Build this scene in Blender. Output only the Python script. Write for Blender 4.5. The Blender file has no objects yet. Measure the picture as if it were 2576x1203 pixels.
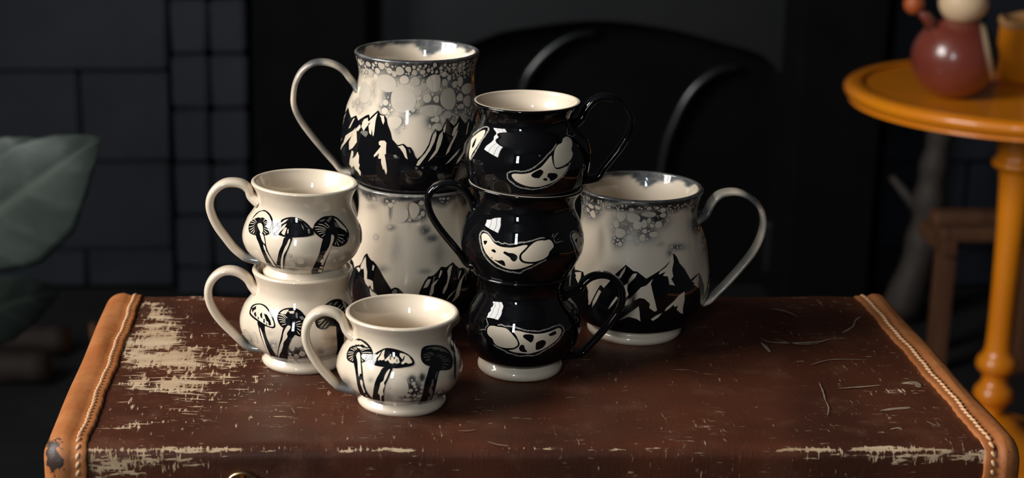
import bpy, bmesh, math, random
import numpy as np
from mathutils import Vector, Matrix
from mathutils.geometry import delaunay_2d_cdt

random.seed(7)
rng = np.random.default_rng(7)
scene = bpy.context.scene
C = scene.collection
R_ = math.radians

# ------------------------------------------------------------------ camera, light, exposure
ZT = 0.654                       # height of the suitcase top above the floor
CAMZ = ZT + 0.436
PITCH = R_(16.2)
FPX, CX, CY = 4500.0, 900.0, 601.5     # focal length and principal point in photo pixels (2576 x 1203)
cam_d = bpy.data.cameras.new('camera')
cam = bpy.data.objects.new('camera', cam_d); C.objects.link(cam)
cam.location = (0, 0, CAMZ); cam.rotation_euler = (math.pi/2 - PITCH, 0, 0)
cam_d.sensor_fit = 'HORIZONTAL'; cam_d.sensor_width = 36.0
cam_d.lens = FPX/2576*36.0
cam_d.shift_x = (1288 - CX)/2576
cam_d.clip_start = 0.05; cam_d.clip_end = 30
cam_d.dof.use_dof = True; cam_d.dof.focus_distance = 1.22; cam_d.dof.aperture_fstop = 7.0
scene.camera = cam

world = bpy.data.worlds.new('world'); scene.world = world; world.use_nodes = True
world.node_tree.nodes['Background'].inputs[0].default_value = (0.55, 0.68, 0.9, 1)
world.node_tree.nodes['Background'].inputs[1].default_value = 0.15

def area_light(name, loc, aim, sx, sy, power, col):
    d = bpy.data.lights.new(name, 'AREA'); d.shape = 'RECTANGLE'; d.size = sx; d.size_y = sy
    d.energy = power; d.color = col
    o = bpy.data.objects.new(name, d); C.objects.link(o); o.location = loc
    o.rotation_euler = Vector(aim).to_track_quat('-Z', 'Y').to_euler()
    return o
# daylight standing in the two window openings of the room
WX, WY0, WY1, WZ0, WZ1 = -1.75, 0.0, 1.42, 1.32, 2.62          # window in the left wall
FY, FX0, FX1, FZ0, FZ1 = -2.4, -1.45, -1.03, 1.2, 2.45         # narrow window behind the camera
key = area_light('window_left_offscreen', (WX-0.06, (WY0+WY1)/2, (WZ0+WZ1)/2), (1, 0, 0), WZ1-WZ0, WY1-WY0, 120, (1.0, 0.965, 0.92))
fill = area_light('window_rear_offscreen', ((FX0+FX1)/2, FY-0.06, (FZ0+FZ1)/2), (0, 1, 0), FX1-FX0, FZ1-FZ0, 46, (0.86, 0.95, 1.0))

vs = scene.view_settings
vs.view_transform = 'Standard'; vs.look = 'None'; vs.gamma = 1.0; vs.use_curve_mapping = False
vs.exposure = 0.0

# ------------------------------------------------------------------ pixels to rays
CP, SP = math.cos(PITCH), math.sin(PITCH)
def rays(P):
    P = np.asarray(P, float).reshape(-1, 2)
    xc = (P[:, 0]-CX)/FPX; yc = (CY-P[:, 1])/FPX
    return np.stack([xc, CP + yc*SP, -SP + yc*CP], 1)
CAM = np.array([0, 0, CAMZ])
def on_y(px, py, Y):
    d = rays([(px, py)])[0]; return Vector(CAM + d*(Y/d[1]))
def on_z(px, py, z):
    d = rays([(px, py)])[0]; return Vector(CAM + d*((z-CAMZ)/d[2]))
def project(V):
    V = np.asarray(V, float) - CAM
    dep = V[:, 1]*CP - V[:, 2]*SP
    up = V[:, 1]*SP + V[:, 2]*CP
    return np.stack([CX + FPX*V[:, 0]/dep, CY - FPX*up/dep], 1)
def crop(x0, y0, s, pts):                 # points read off an enlarged detail back to photo pixels
    return [(x0 + p[0]/s, y0 + p[1]/s) for p in pts]

# ------------------------------------------------------------------ materials
def mat(name, base, rough=0.5, coat=0.0, coat_rough=0.03, metal=0.0, spec=0.5):
    m = bpy.data.materials.new(name); m.use_nodes = True
    b = m.node_tree.nodes['Principled BSDF']
    b.inputs['Base Color'].default_value = (*base, 1); b.inputs['Roughness'].default_value = rough
    b.inputs['Coat Weight'].default_value = coat; b.inputs['Coat Roughness'].default_value = coat_rough
    b.inputs['Metallic'].default_value = metal; b.inputs['Specular IOR Level'].default_value = spec
    return m
class NT:
    def __init__(s, m): s.t = m.node_tree; s.b = s.t.nodes['Principled BSDF']
    def n(s, typ, **kw):
        o = s.t.nodes.new(typ)
        for k, v in kw.items(): setattr(o, k, v)
        return o
    def l(s, a, b): s.t.links.new(a, b)
    def put(s, sock, v):
        if hasattr(v, 'node'): s.l(v, sock)
        else: sock.default_value = v
    def coord(s, scale=(1, 1, 1)):
        tc = s.n('ShaderNodeTexCoord'); mp = s.n('ShaderNodeMapping'); mp.inputs['Scale'].default_value = scale
        s.l(tc.outputs['Object'], mp.inputs['Vector']); return mp.outputs[0]
    def noise(s, scale, vec, detail=4, rough=0.55, dist=0.0):
        o = s.n('ShaderNodeTexNoise'); o.inputs['Scale'].default_value = scale; o.inputs['Detail'].default_value = detail
        o.inputs['Roughness'].default_value = rough; o.inputs['Distortion'].default_value = dist
        s.l(vec, o.inputs['Vector']); return o.outputs['Fac']
    def math(s, op, a, b=0.0, clamp=False):
        o = s.n('ShaderNodeMath', operation=op); o.use_clamp = clamp
        s.put(o.inputs[0], a); s.put(o.inputs[1], b); return o.outputs[0]
    def ramp(s, fac, stops):
        o = s.n('ShaderNodeValToRGB'); e = o.color_ramp.elements
        while len(e) < len(stops): e.new(0.5)
        for i, (p, c) in enumerate(stops):
            e[i].position = p; e[i].color = (*c, 1) if len(c) == 3 else c
        s.put(o.inputs[0], fac); return o.outputs[0]
    def step(s, v, a, b):
        o = s.n('ShaderNodeMapRange', interpolation_type='SMOOTHSTEP'); s.put(o.inputs[0], v)
        o.inputs[1].default_value = a; o.inputs[2].default_value = b; return o.outputs[0]
    def mix(s, f, a, b):
        o = s.n('ShaderNodeMix', data_type='RGBA'); s.put(o.inputs[0], f)
        s.put(o.inputs[6], a if hasattr(a, 'node') else (*a, 1)); s.put(o.inputs[7], b if hasattr(b, 'node') else (*b, 1))
        return o.outputs[2]
    def attr(s, name):
        o = s.n('ShaderNodeAttribute', attribute_name=name); return o.outputs['Fac']
    def bump(s, h, strength, dist):
        o = s.n('ShaderNodeBump'); o.inputs['Strength'].default_value = strength; o.inputs['Distance'].default_value = dist
        s.l(h, o.inputs['Height']); s.l(o.outputs[0], s.b.inputs['Normal'])

CREAM = (0.73, 0.615, 0.475)
M = {}
M['cream'] = mat('cream_glaze', CREAM, 0.45, 1.0, 0.035)
M['inside'] = M['cream']
M['black'] = mat('black_glaze', (0.0035, 0.0036, 0.0043), 0.5, 1.0, 0.02, spec=0.0)
M['ink'] = mat('black_underglaze', (0.0048, 0.005, 0.0062), 0.5, 1.0, 0.035, spec=0.0)
M['grey'] = mat('grey_underglaze', (0.15, 0.14, 0.125), 0.45, 1.0, 0.04)
M['frill'] = mat('pale_grey_line', (0.27, 0.255, 0.225), 0.45, 1.0, 0.04)
def wash_mat():
    m = mat('washed_cream_glaze', CREAM, 0.45, 1.0, 0.035); t = NT(m)
    v = t.coord(); n1 = t.noise(60, v, 5, 0.6); n2 = t.noise(260, v, 3, 0.6)
    w = t.attr('wash')
    k = t.math('ADD', w, t.math('MULTIPLY', t.math('SUBTRACT', n1, 0.5), t.math('MULTIPLY', w, 1.4)))
    k = t.math('ADD', k, t.math('MULTIPLY', t.math('SUBTRACT', n2, 0.5), t.math('MULTIPLY', w, 0.7)))
    col = t.ramp(k, [(0.0, CREAM), (0.22, (0.46, 0.40, 0.32)), (0.48, (0.155, 0.15, 0.138)), (0.75, (0.042, 0.043, 0.045)), (1.0, (0.022, 0.023, 0.025))])
    t.l(col, t.b.inputs['Base Color']); return m
M['wash'] = wash_mat()
def bubble_mat():
    m = mat('glaze_bubble', CREAM, 0.45, 1.0, 0.035); t = NT(m)
    g = t.n('ShaderNodeNewGeometry')
    nz = t.noise(120, t.coord(), 3)
    f = t.math('ADD', t.math('MULTIPLY', g.outputs['Random Per Island'], 0.7), t.math('MULTIPLY', nz, 0.35))
    t.l(t.ramp(f, [(0.1, (0.71, 0.60, 0.47)), (0.6, (0.60, 0.52, 0.415)), (1.0, (0.45, 0.40, 0.335))]), t.b.inputs['Base Color'])
    return m
M['bubble'] = bubble_mat()
def line_mat():
    m = mat('bubble_outline', (0.2, 0.19, 0.17), 0.45, 1.0, 0.035); t = NT(m)
    t.l(t.ramp(t.attr('wash'), [(0.0, (0.58, 0.50, 0.40)), (0.35, (0.25, 0.23, 0.20)), (0.75, (0.045, 0.046, 0.048)), (1.0, (0.02, 0.021, 0.023))]), t.b.inputs['Base Color'])
    return m
M['bubble_line'] = line_mat()

def fabric_mat():
    m = mat('worn_brown_cloth', (0.1, 0.05, 0.03), 0.5, 0.0); t = NT(m)
    base = t.coord()
    w = t.attr('wear')
    n1 = t.noise(42, t.coord((0.4, 1.9, 1.3)), 6, 0.62, 0.3)
    n2 = t.noise(330, t.coord((0.22, 1.3, 1.0)), 4, 0.6)
    n3 = t.noise(330, t.coord((1.3, 0.22, 0.3)), 4, 0.6)
    fine = t.math('MAXIMUM', n2, n3)
    k = t.math('ADD', w, t.math('MULTIPLY', t.math('SUBTRACT', n1, 0.5), 1.15))
    k = t.math('ADD', k, t.math('MULTIPLY', t.math('SUBTRACT', fine, 0.56), 2.6))
    f = t.step(k, 0.44, 0.60)
    big = t.noise(9, base, 4); spots = t.noise(30, base, 5, 0.65)
    brown = t.mix(t.step(big, 0.35, 0.65), (0.088, 0.027, 0.0135), (0.050, 0.0175, 0.0105))
    brown = t.mix(t.math('MULTIPLY', t.step(spots, 0.5, 0.75), 0.6), brown, (0.14, 0.062, 0.036))
    tan = t.mix(t.step(n1, 0.3, 0.7), (0.40, 0.265, 0.155), (0.56, 0.42, 0.275))
    fleck = t.step(t.math('ADD', fine, t.math('MULTIPLY', t.noise(14, base, 3), 0.22)), 0.765, 0.83)
    f = t.math('MAXIMUM', f, t.math('MULTIPLY', fleck, 0.6))
    t.l(t.mix(f, brown, tan), t.b.inputs['Base Color'])
    t.put(t.b.inputs['Roughness'], t.math('ADD', 0.42, t.math('MULTIPLY', f, 0.3)))
    wv = t.math('ADD', t.math('MULTIPLY', fine, 0.7), t.math('MULTIPLY', f, 0.6))
    t.bump(wv, 0.6, 0.0008)
    return m
M['fabric'] = fabric_mat(); M['fabric'].node_tree.nodes['Principled BSDF'].inputs['Specular IOR Level'].default_value = 0.18
M['scuff'] = mat('pale_scuff', (0.25, 0.18, 0.12), 0.8)
def leather_mat():
    m = mat('tan_leather', (0.45, 0.18, 0.06), 0.5); t = NT(m)
    v = t.coord(); n1 = t.noise(28, v, 6, 0.65); n2 = t.noise(110, v, 5, 0.6); n3 = t.noise(26, t.coord((1, 3.0, 1)), 5, 0.7, 0.6)
    c = t.mix(t.step(n1, 0.3, 0.72), (0.36, 0.112, 0.028), (0.45, 0.17, 0.055))
    c = t.mix(t.math('MULTIPLY', t.step(n2, 0.55, 0.75), 0.35), c, (0.33, 0.11, 0.035))
    c = t.mix(t.math('MULTIPLY', t.step(n3, 0.68, 0.76), 0.8), c, (0.09, 0.035, 0.016))
    w = t.math('ADD', t.attr('wear'), t.math('MULTIPLY', t.math('SUBTRACT', n2, 0.5), 2.2))
    c = t.mix(t.step(w, 0.5, 0.62), c, (0.035, 0.017, 0.012))
    t.l(c, t.b.inputs['Base Color']); t.bump(t.math('ADD', n2, n3), 0.45, 0.0012); return m
M['leather'] = leather_mat()
M['thread'] = mat('waxed_thread', (0.62, 0.36, 0.19), 0.6)
M['brass'] = mat('aged_brass', (0.62, 0.40, 0.20), 0.25, metal=1.0)
M['copper'] = mat('dark_copper', (0.32, 0.12, 0.04), 0.35, metal=1.0)
def noisy(name, a, b, scale, rough=0.5, coat=0.0, stretch=(1, 1, 1), bump=0.0, metal=0.0, lo=0.35, hi=0.65, spec=0.5):
    m = mat(name, a, rough, coat, 0.1, metal, spec); t = NT(m)
    n = t.noise(scale, t.coord(stretch), 5, 0.6)
    t.l(t.mix(t.step(n, lo, hi), a, b), t.b.inputs['Base Color'])
    if bump: t.bump(n, bump, 0.004)
    return m
M['slate'] = noisy('slate_painted_block', (0.0125, 0.0155, 0.0225), (0.0185, 0.022, 0.0305), 5, 0.6, bump=0.2, spec=0.25)
M['iron'] = noisy('black_cast_iron', (0.0030, 0.0030, 0.0033), (0.0042, 0.0042, 0.0045), 12, 0.9, spec=0.1)
M['iron_soft'] = noisy('graphite_cast_iron', (0.0075, 0.0082, 0.0098), (0.0095, 0.0102, 0.012), 12, 0.5)
M['iron_edge'] = noisy('polished_iron_moulding', (0.0075, 0.0082, 0.0098), (0.0095, 0.0102, 0.012), 12, 0.28, spec=0.8)
M['floor'] = noisy('dark_stone_floor', (0.010, 0.010, 0.011), (0.016, 0.016, 0.017), 6, 0.55)
M['plaster'] = noisy('dark_plaster', (0.035, 0.038, 0.044), (0.045, 0.048, 0.054), 3, 0.7)
M['frame_paint'] = mat('white_window_paint', (0.6, 0.6, 0.58), 0.5)
M['orange'] = noisy('orange_gloss_paint', (0.74, 0.215, 0.004), (0.80, 0.25, 0.006), 6, 0.35, 0.6)
M['orange_pot'] = noisy('orange_glaze', (0.74, 0.25, 0.006), (0.70, 0.22, 0.005), 8, 0.4, 0.3)
M['tan_rim'] = mat('tan_clay', (0.45, 0.24, 0.09), 0.7)
M['oxblood'] = noisy('oxblood_lacquer', (0.17, 0.032, 0.020), (0.21, 0.045, 0.028), 7, 0.33, 0.7)
M['ivory'] = mat('ivory_paint', (0.72, 0.52, 0.32), 0.5)
M['soot'] = mat('soot_black_paint', (0.02, 0.02, 0.02), 0.5)
M['mitten'] = mat('burnt_orange_paint', (0.42, 0.09, 0.02), 0.5)
M['wood'] = noisy('brown_wood', (0.075, 0.030, 0.014), (0.12, 0.052, 0.025), 14, 0.5, 0, (1, 1, 0.15), 0.1)
M['wood_grey'] = noisy('weathered_wood', (0.042, 0.034, 0.027), (0.020, 0.014, 0.012), 9, 0.7, 0, (1, 1, 0.3), 0.2)
M['bark'] = noisy('bark', (0.010, 0.005, 0.0035), (0.018, 0.009, 0.006), 30, 0.8, bump=0.4)
M['cut'] = noisy('cut_wood', (0.32, 0.13, 0.04), (0.22, 0.09, 0.03), 40, 0.7)
def leaf_mat():
    m = mat('grey_green_leaf', (0.1, 0.15, 0.11), 0.4); t = NT(m)
    n = t.noise(14, t.coord(), 4); v = t.attr('vein')
    c = t.mix(t.step(n, 0.35, 0.7), (0.022, 0.033, 0.027), (0.042, 0.058, 0.050))
    c = t.mix(v, c, (0.06, 0.08, 0.064)); t.l(c, t.b.inputs['Base Color']); return m
M['leaf'] = leaf_mat(); M['leaf'].node_tree.nodes['Principled BSDF'].inputs['Roughness'].default_value = 0.62
M['stem'] = mat('plant_stem', (0.06, 0.07, 0.04), 0.6)
M['clay'] = noisy('charcoal_clay', (0.03, 0.028, 0.027), (0.045, 0.04, 0.038), 12, 0.7)
M['soil'] = noisy('potting_soil', (0.012, 0.009, 0.007), (0.03, 0.022, 0.016), 60, 0.95, bump=0.6)

# ------------------------------------------------------------------ object helpers
def mesh_obj(name, verts, faces, mats, parent=None, fmat=None, smooth=True, attrs=None, normals=None, kind=None):
    me = bpy.data.meshes.new(name)
    me.from_pydata([tuple(v) for v in verts], [], [tuple(int(i) for i in f) for f in faces])
    for m in (mats if isinstance(mats, (list, tuple)) else [mats]): me.materials.append(M[m] if isinstance(m, str) else m)
    if fmat is not None: me.polygons.foreach_set('material_index', np.asarray(fmat, dtype=np.int32))
    me.polygons.foreach_set('use_smooth', np.full(len(me.polygons), smooth))
    for k, a in (attrs or {}).items():
        at = me.attributes.new(k, 'FLOAT', 'POINT'); at.data.foreach_set('value', np.asarray(a, dtype=np.float32))
    me.update()
    if normals is not None: me.normals_split_custom_set_from_vertices([tuple(n) for n in normals])
    o = bpy.data.objects.new(name, me); C.objects.link(o)
    if parent: o.parent = parent
    if kind: o['kind'] = kind
    return o
def empty(name, loc, label, cat, group=None):
    o = bpy.data.objects.new(name, None); C.objects.link(o); o.location = loc; o.empty_display_size = 0.02
    o['label'] = label; o['category'] = cat
    if group: o['group'] = group
    return o
def tag(o, label, cat, group=None):
    o['label'] = label; o['category'] = cat
    if group: o['group'] = group
    return o
def structure(o): o['kind'] = 'structure'; return o
def bm_obj(name, bm, mats, parent=None, smooth=False, bevel=0.0, seg=2, auto=None):
    if bevel: bmesh.ops.bevel(bm, geom=bm.edges[:], offset=bevel, segments=seg, affect='EDGES', profile=0.6)
    bmesh.ops.recalc_face_normals(bm, faces=bm.faces)
    me = bpy.data.meshes.new(name); bm.to_mesh(me); bm.free()
    for m in (mats if isinstance(mats, (list, tuple)) else [mats]): me.materials.append(M[m])
    me.polygons.foreach_set('use_smooth', np.full(len(me.polygons), smooth))
    o = bpy.data.objects.new(name, me); C.objects.link(o)
    if parent: o.parent = parent
    return o
def box(name, lo, hi, m, parent=None, bevel=0.0, seg=2, smooth=False):
    bm = bmesh.new(); bmesh.ops.create_cube(bm, size=1)
    for v in bm.verts: v.co = Vector([(lo[i]+hi[i])/2 + v.co[i]*(hi[i]-lo[i]) for i in range(3)])
    return bm_obj(name, bm, m, parent, smooth, bevel, seg)
def catmull(pts, n=8, closed=False):
    P = [np.asarray(p, float) for p in pts]; N = len(P); out = []
    for i in range(N if closed else N-1):
        if closed: a, b, c, d = P[(i-1) % N], P[i], P[(i+1) % N], P[(i+2) % N]
        else: a, b, c, d = P[max(i-1, 0)], P[i], P[i+1], P[min(i+2, N-1)]
        for k in range(n):
            t = k/n
            out.append(0.5*((2*b) + (-a+c)*t + (2*a-5*b+4*c-d)*t*t + (-a+3*b-3*c+d)*t**3))
    if not closed: out.append(P[-1])
    return np.array(out)
def lathe(prof, seg=48, close_ends=True):
    verts, faces = [], []; n = len(prof)
    ang = np.linspace(0, 2*math.pi, seg, endpoint=False)
    for r, z in prof:
        for a in ang: verts.append((r*math.cos(a), r*math.sin(a), z))
    for i in range(n-1):
        for j in range(seg):
            k = (j+1) % seg
            faces.append((i*seg+j, i*seg+k, (i+1)*seg+k, (i+1)*seg+j))
    if close_ends:
        verts.append((0, 0, prof[0][1])); c0 = len(verts)-1
        verts.append((0, 0, prof[-1][1])); c1 = len(verts)-1
        for j in range(seg):
            k = (j+1) % seg
            faces.append((c0, k, j)); faces.append((c1, (n-1)*seg+j, (n-1)*seg+k))
    return verts, faces
def tube(path, rad, seg=10, cap=True):
    P = [Vector(p) for p in path]; n = len(P)
    rad = [rad]*n if not hasattr(rad, '__len__') else rad
    verts, faces = [], []; up = Vector((0.123, 0.345, 0.93)).normalized(); prev = None
    for i in range(n):
        t = (P[min(i+1, n-1)] - P[max(i-1, 0)]).normalized()
        a = (up if prev is None else prev); a = (a - t*a.dot(t)).normalized(); prev = a; b = t.cross(a)
        for j in range(seg):
            q = 2*math.pi*j/seg; verts.append(P[i] + (a*math.cos(q) + b*math.sin(q))*rad[i])
    for i in range(n-1):
        for j in range(seg):
            k = (j+1) % seg; faces.append((i*seg+j, i*seg+k, (i+1)*seg+k, (i+1)*seg+j))
    if cap:
        faces.append(tuple(range(seg-1, -1, -1))); faces.append(tuple((n-1)*seg+j for j in range(seg)))
    return verts, faces

# ------------------------------------------------------------------ the room
RX0, RX1, RY0, RY1, RZ = -1.75, 2.5, -2.4, 3.45, 2.7
structure(box('floor', (RX0-0.1, RY0-0.1, -0.08), (RX1+0.1, RY1+0.1, 0), 'floor'))
structure(box('ceiling', (RX0-0.1, RY0-0.1, RZ), (RX1+0.1, RY1+0.1, RZ+0.08), 'plaster'))
structure(box('wall_right', (RX1, RY0, 0), (RX1+0.1, RY1, RZ), 'plaster'))
wall_back = structure(box('wall_back', (RX0-0.1, RY1, 0), (RX1+0.1, RY1+0.1, RZ), 'slate'))
def wall_with_hole(name, fixed, axis, a0, a1, h0, h1, z0, z1):
    bm = bmesh.new()
    for (u0, u1, w0, w1) in ((a0, h0, 0, RZ), (h1, a1, 0, RZ), (h0, h1, 0, z0), (h0, h1, z1, RZ)):
        g = bmesh.ops.create_cube(bm, size=1)
        for v in g['verts']:
            u = (u0+u1)/2 + v.co.x*(u1-u0); w = (w0+w1)/2 + v.co.z*(w1-w0); d = fixed + (v.co.y-0.5)*0.12
            v.co = Vector((d, u, w)) if axis == 'x' else Vector((u, d, w))
    return structure(bm_obj(name, bm, 'plaster'))
wall_with_hole('wall_left', RX0, 'x', RY0, RY1, WY0, WY1, WZ0, WZ1)
wall_with_hole('wall_front', RY0, 'y', RX0, RX1, FX0, FX1, FZ0, FZ1)
def window(name, axis, fixed, u0, u1, z0, z1, nu, nz):
    bm = bmesh.new()
    def bar(ua, ub, za, zb):
        g = bmesh.ops.create_cube(bm, size=1)
        for v in g['verts']:
            u = (ua+ub)/2 + v.co.x*(ub-ua); w = (za+zb)/2 + v.co.z*(zb-za); d = fixed - 0.035 + v.co.y*0.03
            v.co = Vector((d, u, w)) if axis == 'x' else Vector((u, d, w))
    t = 0.025
    bar(u0, u0+t, z0, z1); bar(u1-t, u1, z0, z1); bar(u0, u1, z0, z0+t); bar(u0, u1, z1-t, z1)
    for i in range(1, nu): c = u0+(u1-u0)*i/nu; bar(c-t/2, c+t/2, z0, z1)
    for i in range(1, nz): c = z0+(z1-z0)*i/nz; bar(u0, u1, c-t/2, c+t/2)
    return structure(bm_obj(name, bm, 'frame_paint'))
window('window_1', 'x', WX, WY0, WY1, WZ0, WZ1, 3, 1)
window('window_2', 'y', FY, FX0, FX1, FZ0, FZ1, 1, 2)

# painted blocks on the back wall, left of the fireplace, on its pilaster and right of it
def X(px, Y, py=400): return on_y(px, py, Y).x
def Zy(py, Y): return on_y(900, py, Y).z
YB = 3.40
def block_mesh(w, h, d, seed, m):
    r = random.Random(seed); bm = bmesh.new(); bmesh.ops.create_cube(bm, size=1)
    for v in bm.verts: v.co = Vector((v.co.x*w + r.uniform(-.002, .002), v.co.y*d + r.uniform(-.002, .002), v.co.z*h + r.uniform(-.002, .002)))
    bmesh.ops.bevel(bm, geom=bm.edges[:], offset=0.005, segments=2, affect='EDGES')
    bmesh.ops.recalc_face_normals(bm, faces=bm.faces)
    me = bpy.data.meshes.new('block'); bm.to_mesh(me); bm.free(); me.materials.append(M[m]); return me
def lay_blocks(x0, x1, z_off, h, w, y_face, m, stagger=True, x_anchor=0.0):
    d = RY1 - y_face; gap = 0.006
    metas = [block_mesh(w-gap, h-gap, d, s, m) for s in range(3)]
    z = z_off
    row = 0
    while z > 0: z -= h
    while z < 1.5:
        off = x_anchor + (w/2 if (stagger and row % 2) else 0)
        k = math.floor((x0-off)/w)
        while off + k*w < x1 - 0.01:
            a, b = max(off+k*w, x0), min(off+(k+1)*w, x1)
            if b - a > 0.03:
                o = bpy.data.objects.new('block', metas[(k+row) % 3]); C.objects.link(o); o.parent = wall_back
                o.location = ((a+b)/2, y_face + d/2 + random.uniform(-.004, .0), z + h/2); o.scale = ((b-a-gap)/(w-gap), 1, 1)
                if z < 0:
                    zt = z + h; o.location.z = zt/2 + 0.003; o.scale.z = max(0.05, (zt-gap)/(h-gap))
            k += 1
        z += h; row += 1
XL, XP = X(432, YB), X(628, 3.34)
hL = Zy(180, YB) - Zy(408, YB)
lay_blocks(RX0, XL, Zy(180, YB), hL, 2*(X(432, YB)-X(207, YB)), YB, 'slate', True, X(207, YB))
hP = Zy(137, 3.34) - Zy(275, 3.34)
lay_blocks(X(436, 3.34), XP, Zy(137, 3.34), hP, (XP - X(436, 3.34))/2, 3.34, 'slate', False, X(436, 3.34))
lay_blocks(X(2215, YB), RX1, Zy(180, YB), hL, 2*(X(432, YB)-X(207, YB)), YB, 'slate', True, X(2215, YB))

# fireplace: jambs, arched cast iron front, inner arch mouldings
fp = empty('fireplace', (X(1455, 3.4), 3.3, 0), 'black cast iron fireplace with arched hood and dark jambs against painted wall', 'fireplace')
fo = Vector(fp.location)
def fbox(name, pa, pb, y0, y1, z0, z1, m, bev=0.006):
    return box(name, Vector((X(pa, y0), y0, z0))-fo, Vector((X(pb, y0), y1, z1))-fo, m, fp, bev)
fbox('jamb', 640, 922, 3.22, 3.449, 0, 1.35, 'iron')
fbox('jamb', 1996, 2208, 3.22, 3.449, 0, 1.35, 'iron')
fbox('lintel', 645, 2200, 3.18, 3.449, 1.35, 1.45, 'iron')
YF = 3.36
def arch_plate():
    # front plate with an arched opening, traced on its own plane
    top = catmull([(1010, 700), (1030, 420), (1110, 170), (1230, 92), (1350, 66), (1500, 52), (1660, 68), (1820, 108), (1935, 152), (1975, 260), (1985, 700)], 6)
    inner = [on_y(p[0], p[1], YF) for p in top]
    xl, xr, zt = X(905, YF), X(2010, YF), 1.36
    n = len(inner); verts, faces = [], []
    outer = []
    for i, p in enumerate(inner):
        t = i/(n-1)
        if t < 0.2: q = Vector((xl, YF, p.z))
        elif t > 0.85: q = Vector((xr, YF, p.z))
        else: q = Vector((xl + (xr-xl)*(t-0.2)/0.65, YF, zt))
        outer.append(q)
    for p, q in zip(inner, outer): verts += [p-fo, q-fo, p-fo+Vector((0, 0.05, 0)), q-fo+Vector((0, 0.05, 0))]
    for i in range(n-1):
        a, b = 4*i, 4*(i+1)
        faces += [(a, a+1, b+1, b), (a+2, b+2, b+3, a+3), (a, b, b+2, a+2)]
    return mesh_obj('arched_front', verts, faces, 'iron_soft', fp, smooth=False)
arch_plate()
fbox('back_plate', 915, 2000, 3.425, 3.44, 0, 1.3, 'iron', 0)
def moulding(pts, r, name, m='iron_edge', y=3.40):
    path = [on_y(p[0], p[1], y)-fo for p in catmull(pts, 8)]
    n = len(path); rad = [r*(0.3 + 0.7*math.sin(math.pi*min(1, max(0.0, (i+0.5)/n)))**0.5) for i in range(n)]
    v, f = tube(path, rad, 12); return mesh_obj(name, v, f, m, fp)
moulding([(1285, 700), (1285, 480), (1292, 330), (1318, 213), (1346, 164), (1388, 122), (1440, 91), (1500, 80)], 0.0105, 'arch_moulding')
moulding([(1650, 730), (1655, 520), (1672, 380), (1705, 290), (1737, 234), (1772, 199), (1814, 175), (1860, 168)], 0.0105, 'arch_moulding')
fbox('side_pilaster', 1948, 1978, 3.37, 3.44, 0.0, Zy(195, 3.37), 'iron_soft', 0.004)
fbox('highlight_bar', 1938, 1962, 3.35, 3.44, Zy(690, 3.35), Zy(560, 3.35), 'iron_edge', 0.008)  # made-up glossy bar, added to imitate a highlight beside the pilaster
fbox('grate_bar', 1300, 1640, 3.40, 3.42, 0.05, 0.075, 'iron_soft', 0.003)

# ------------------------------------------------------------------ bench and suitcase
bench = empty('wooden_bench', (0.11, 1.19, 0), 'dark wooden bench carrying the old brown suitcase', 'bench')
box('seat', (-0.36, -0.19, 0.455), (0.36, 0.19, 0.489), 'wood', bench, 0.004)
for sx in (-1, 1):
    for sy in (-1, 1):
        box('leg', (sx*0.30-0.022, sy*0.15-0.022, 0), (sx*0.30+0.022, sy*0.15+0.022, 0.456), 'wood', bench, 0.004)
box('apron', (-0.30, -0.165, 0.40), (0.30, -0.145, 0.456), 'wood', bench, 0.002)
box('apron', (-0.30, 0.145, 0.40), (0.30, 0.165, 0.456), 'wood', bench, 0.002)

SX0, SX1, SY0, SY1 = -0.169, 0.391, 1.036, 1.345
SH = 0.165
case = empty('suitcase', (0.11, 1.19, ZT-SH), 'old brown cloth suitcase with scuffed top and tan leather end caps', 'suitcase')
co = np.array(case.location)
def rrect(inset, rc=0.009, nseg=7, ny=96):
    """open outline in Y,Z: up the back, over the top, down the front"""
    y0, y1, z0, z1 = SY0+inset, SY1-inset, ZT-SH+max(inset, 0)*0.2, ZT-inset
    rc = max(rc-inset, 0.0015)
    pts = [(y1, z) for z in np.linspace(z0, z1-rc, 14)[:-1]]
    for k in range(nseg+1):
        a = math.pi/2*k/nseg; pts.append((y1-rc+rc*math.cos(a), z1-rc+rc*math.sin(a)))
    pts += [(y, z1) for y in np.linspace(y1-rc, y0+rc, ny)[1:-1]]
    for k in range(nseg+1):
        a = math.pi/2*(1+k/nseg); pts.append((y0+rc+rc*math.cos(a), z1-rc+rc*math.sin(a)))
    pts += [(y0, z) for z in np.linspace(z1-rc, z0, 40)[1:]]
    return np.array(pts)
def blobs(P, L):
    w = np.zeros(len(P))
    for cx, cy, rx, ry, s in L:
        w = np.maximum(w, s*np.exp(-((P[:, 0]-cx)/rx)**2 - ((P[:, 1]-cy)/ry)**2))
    return w
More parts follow.
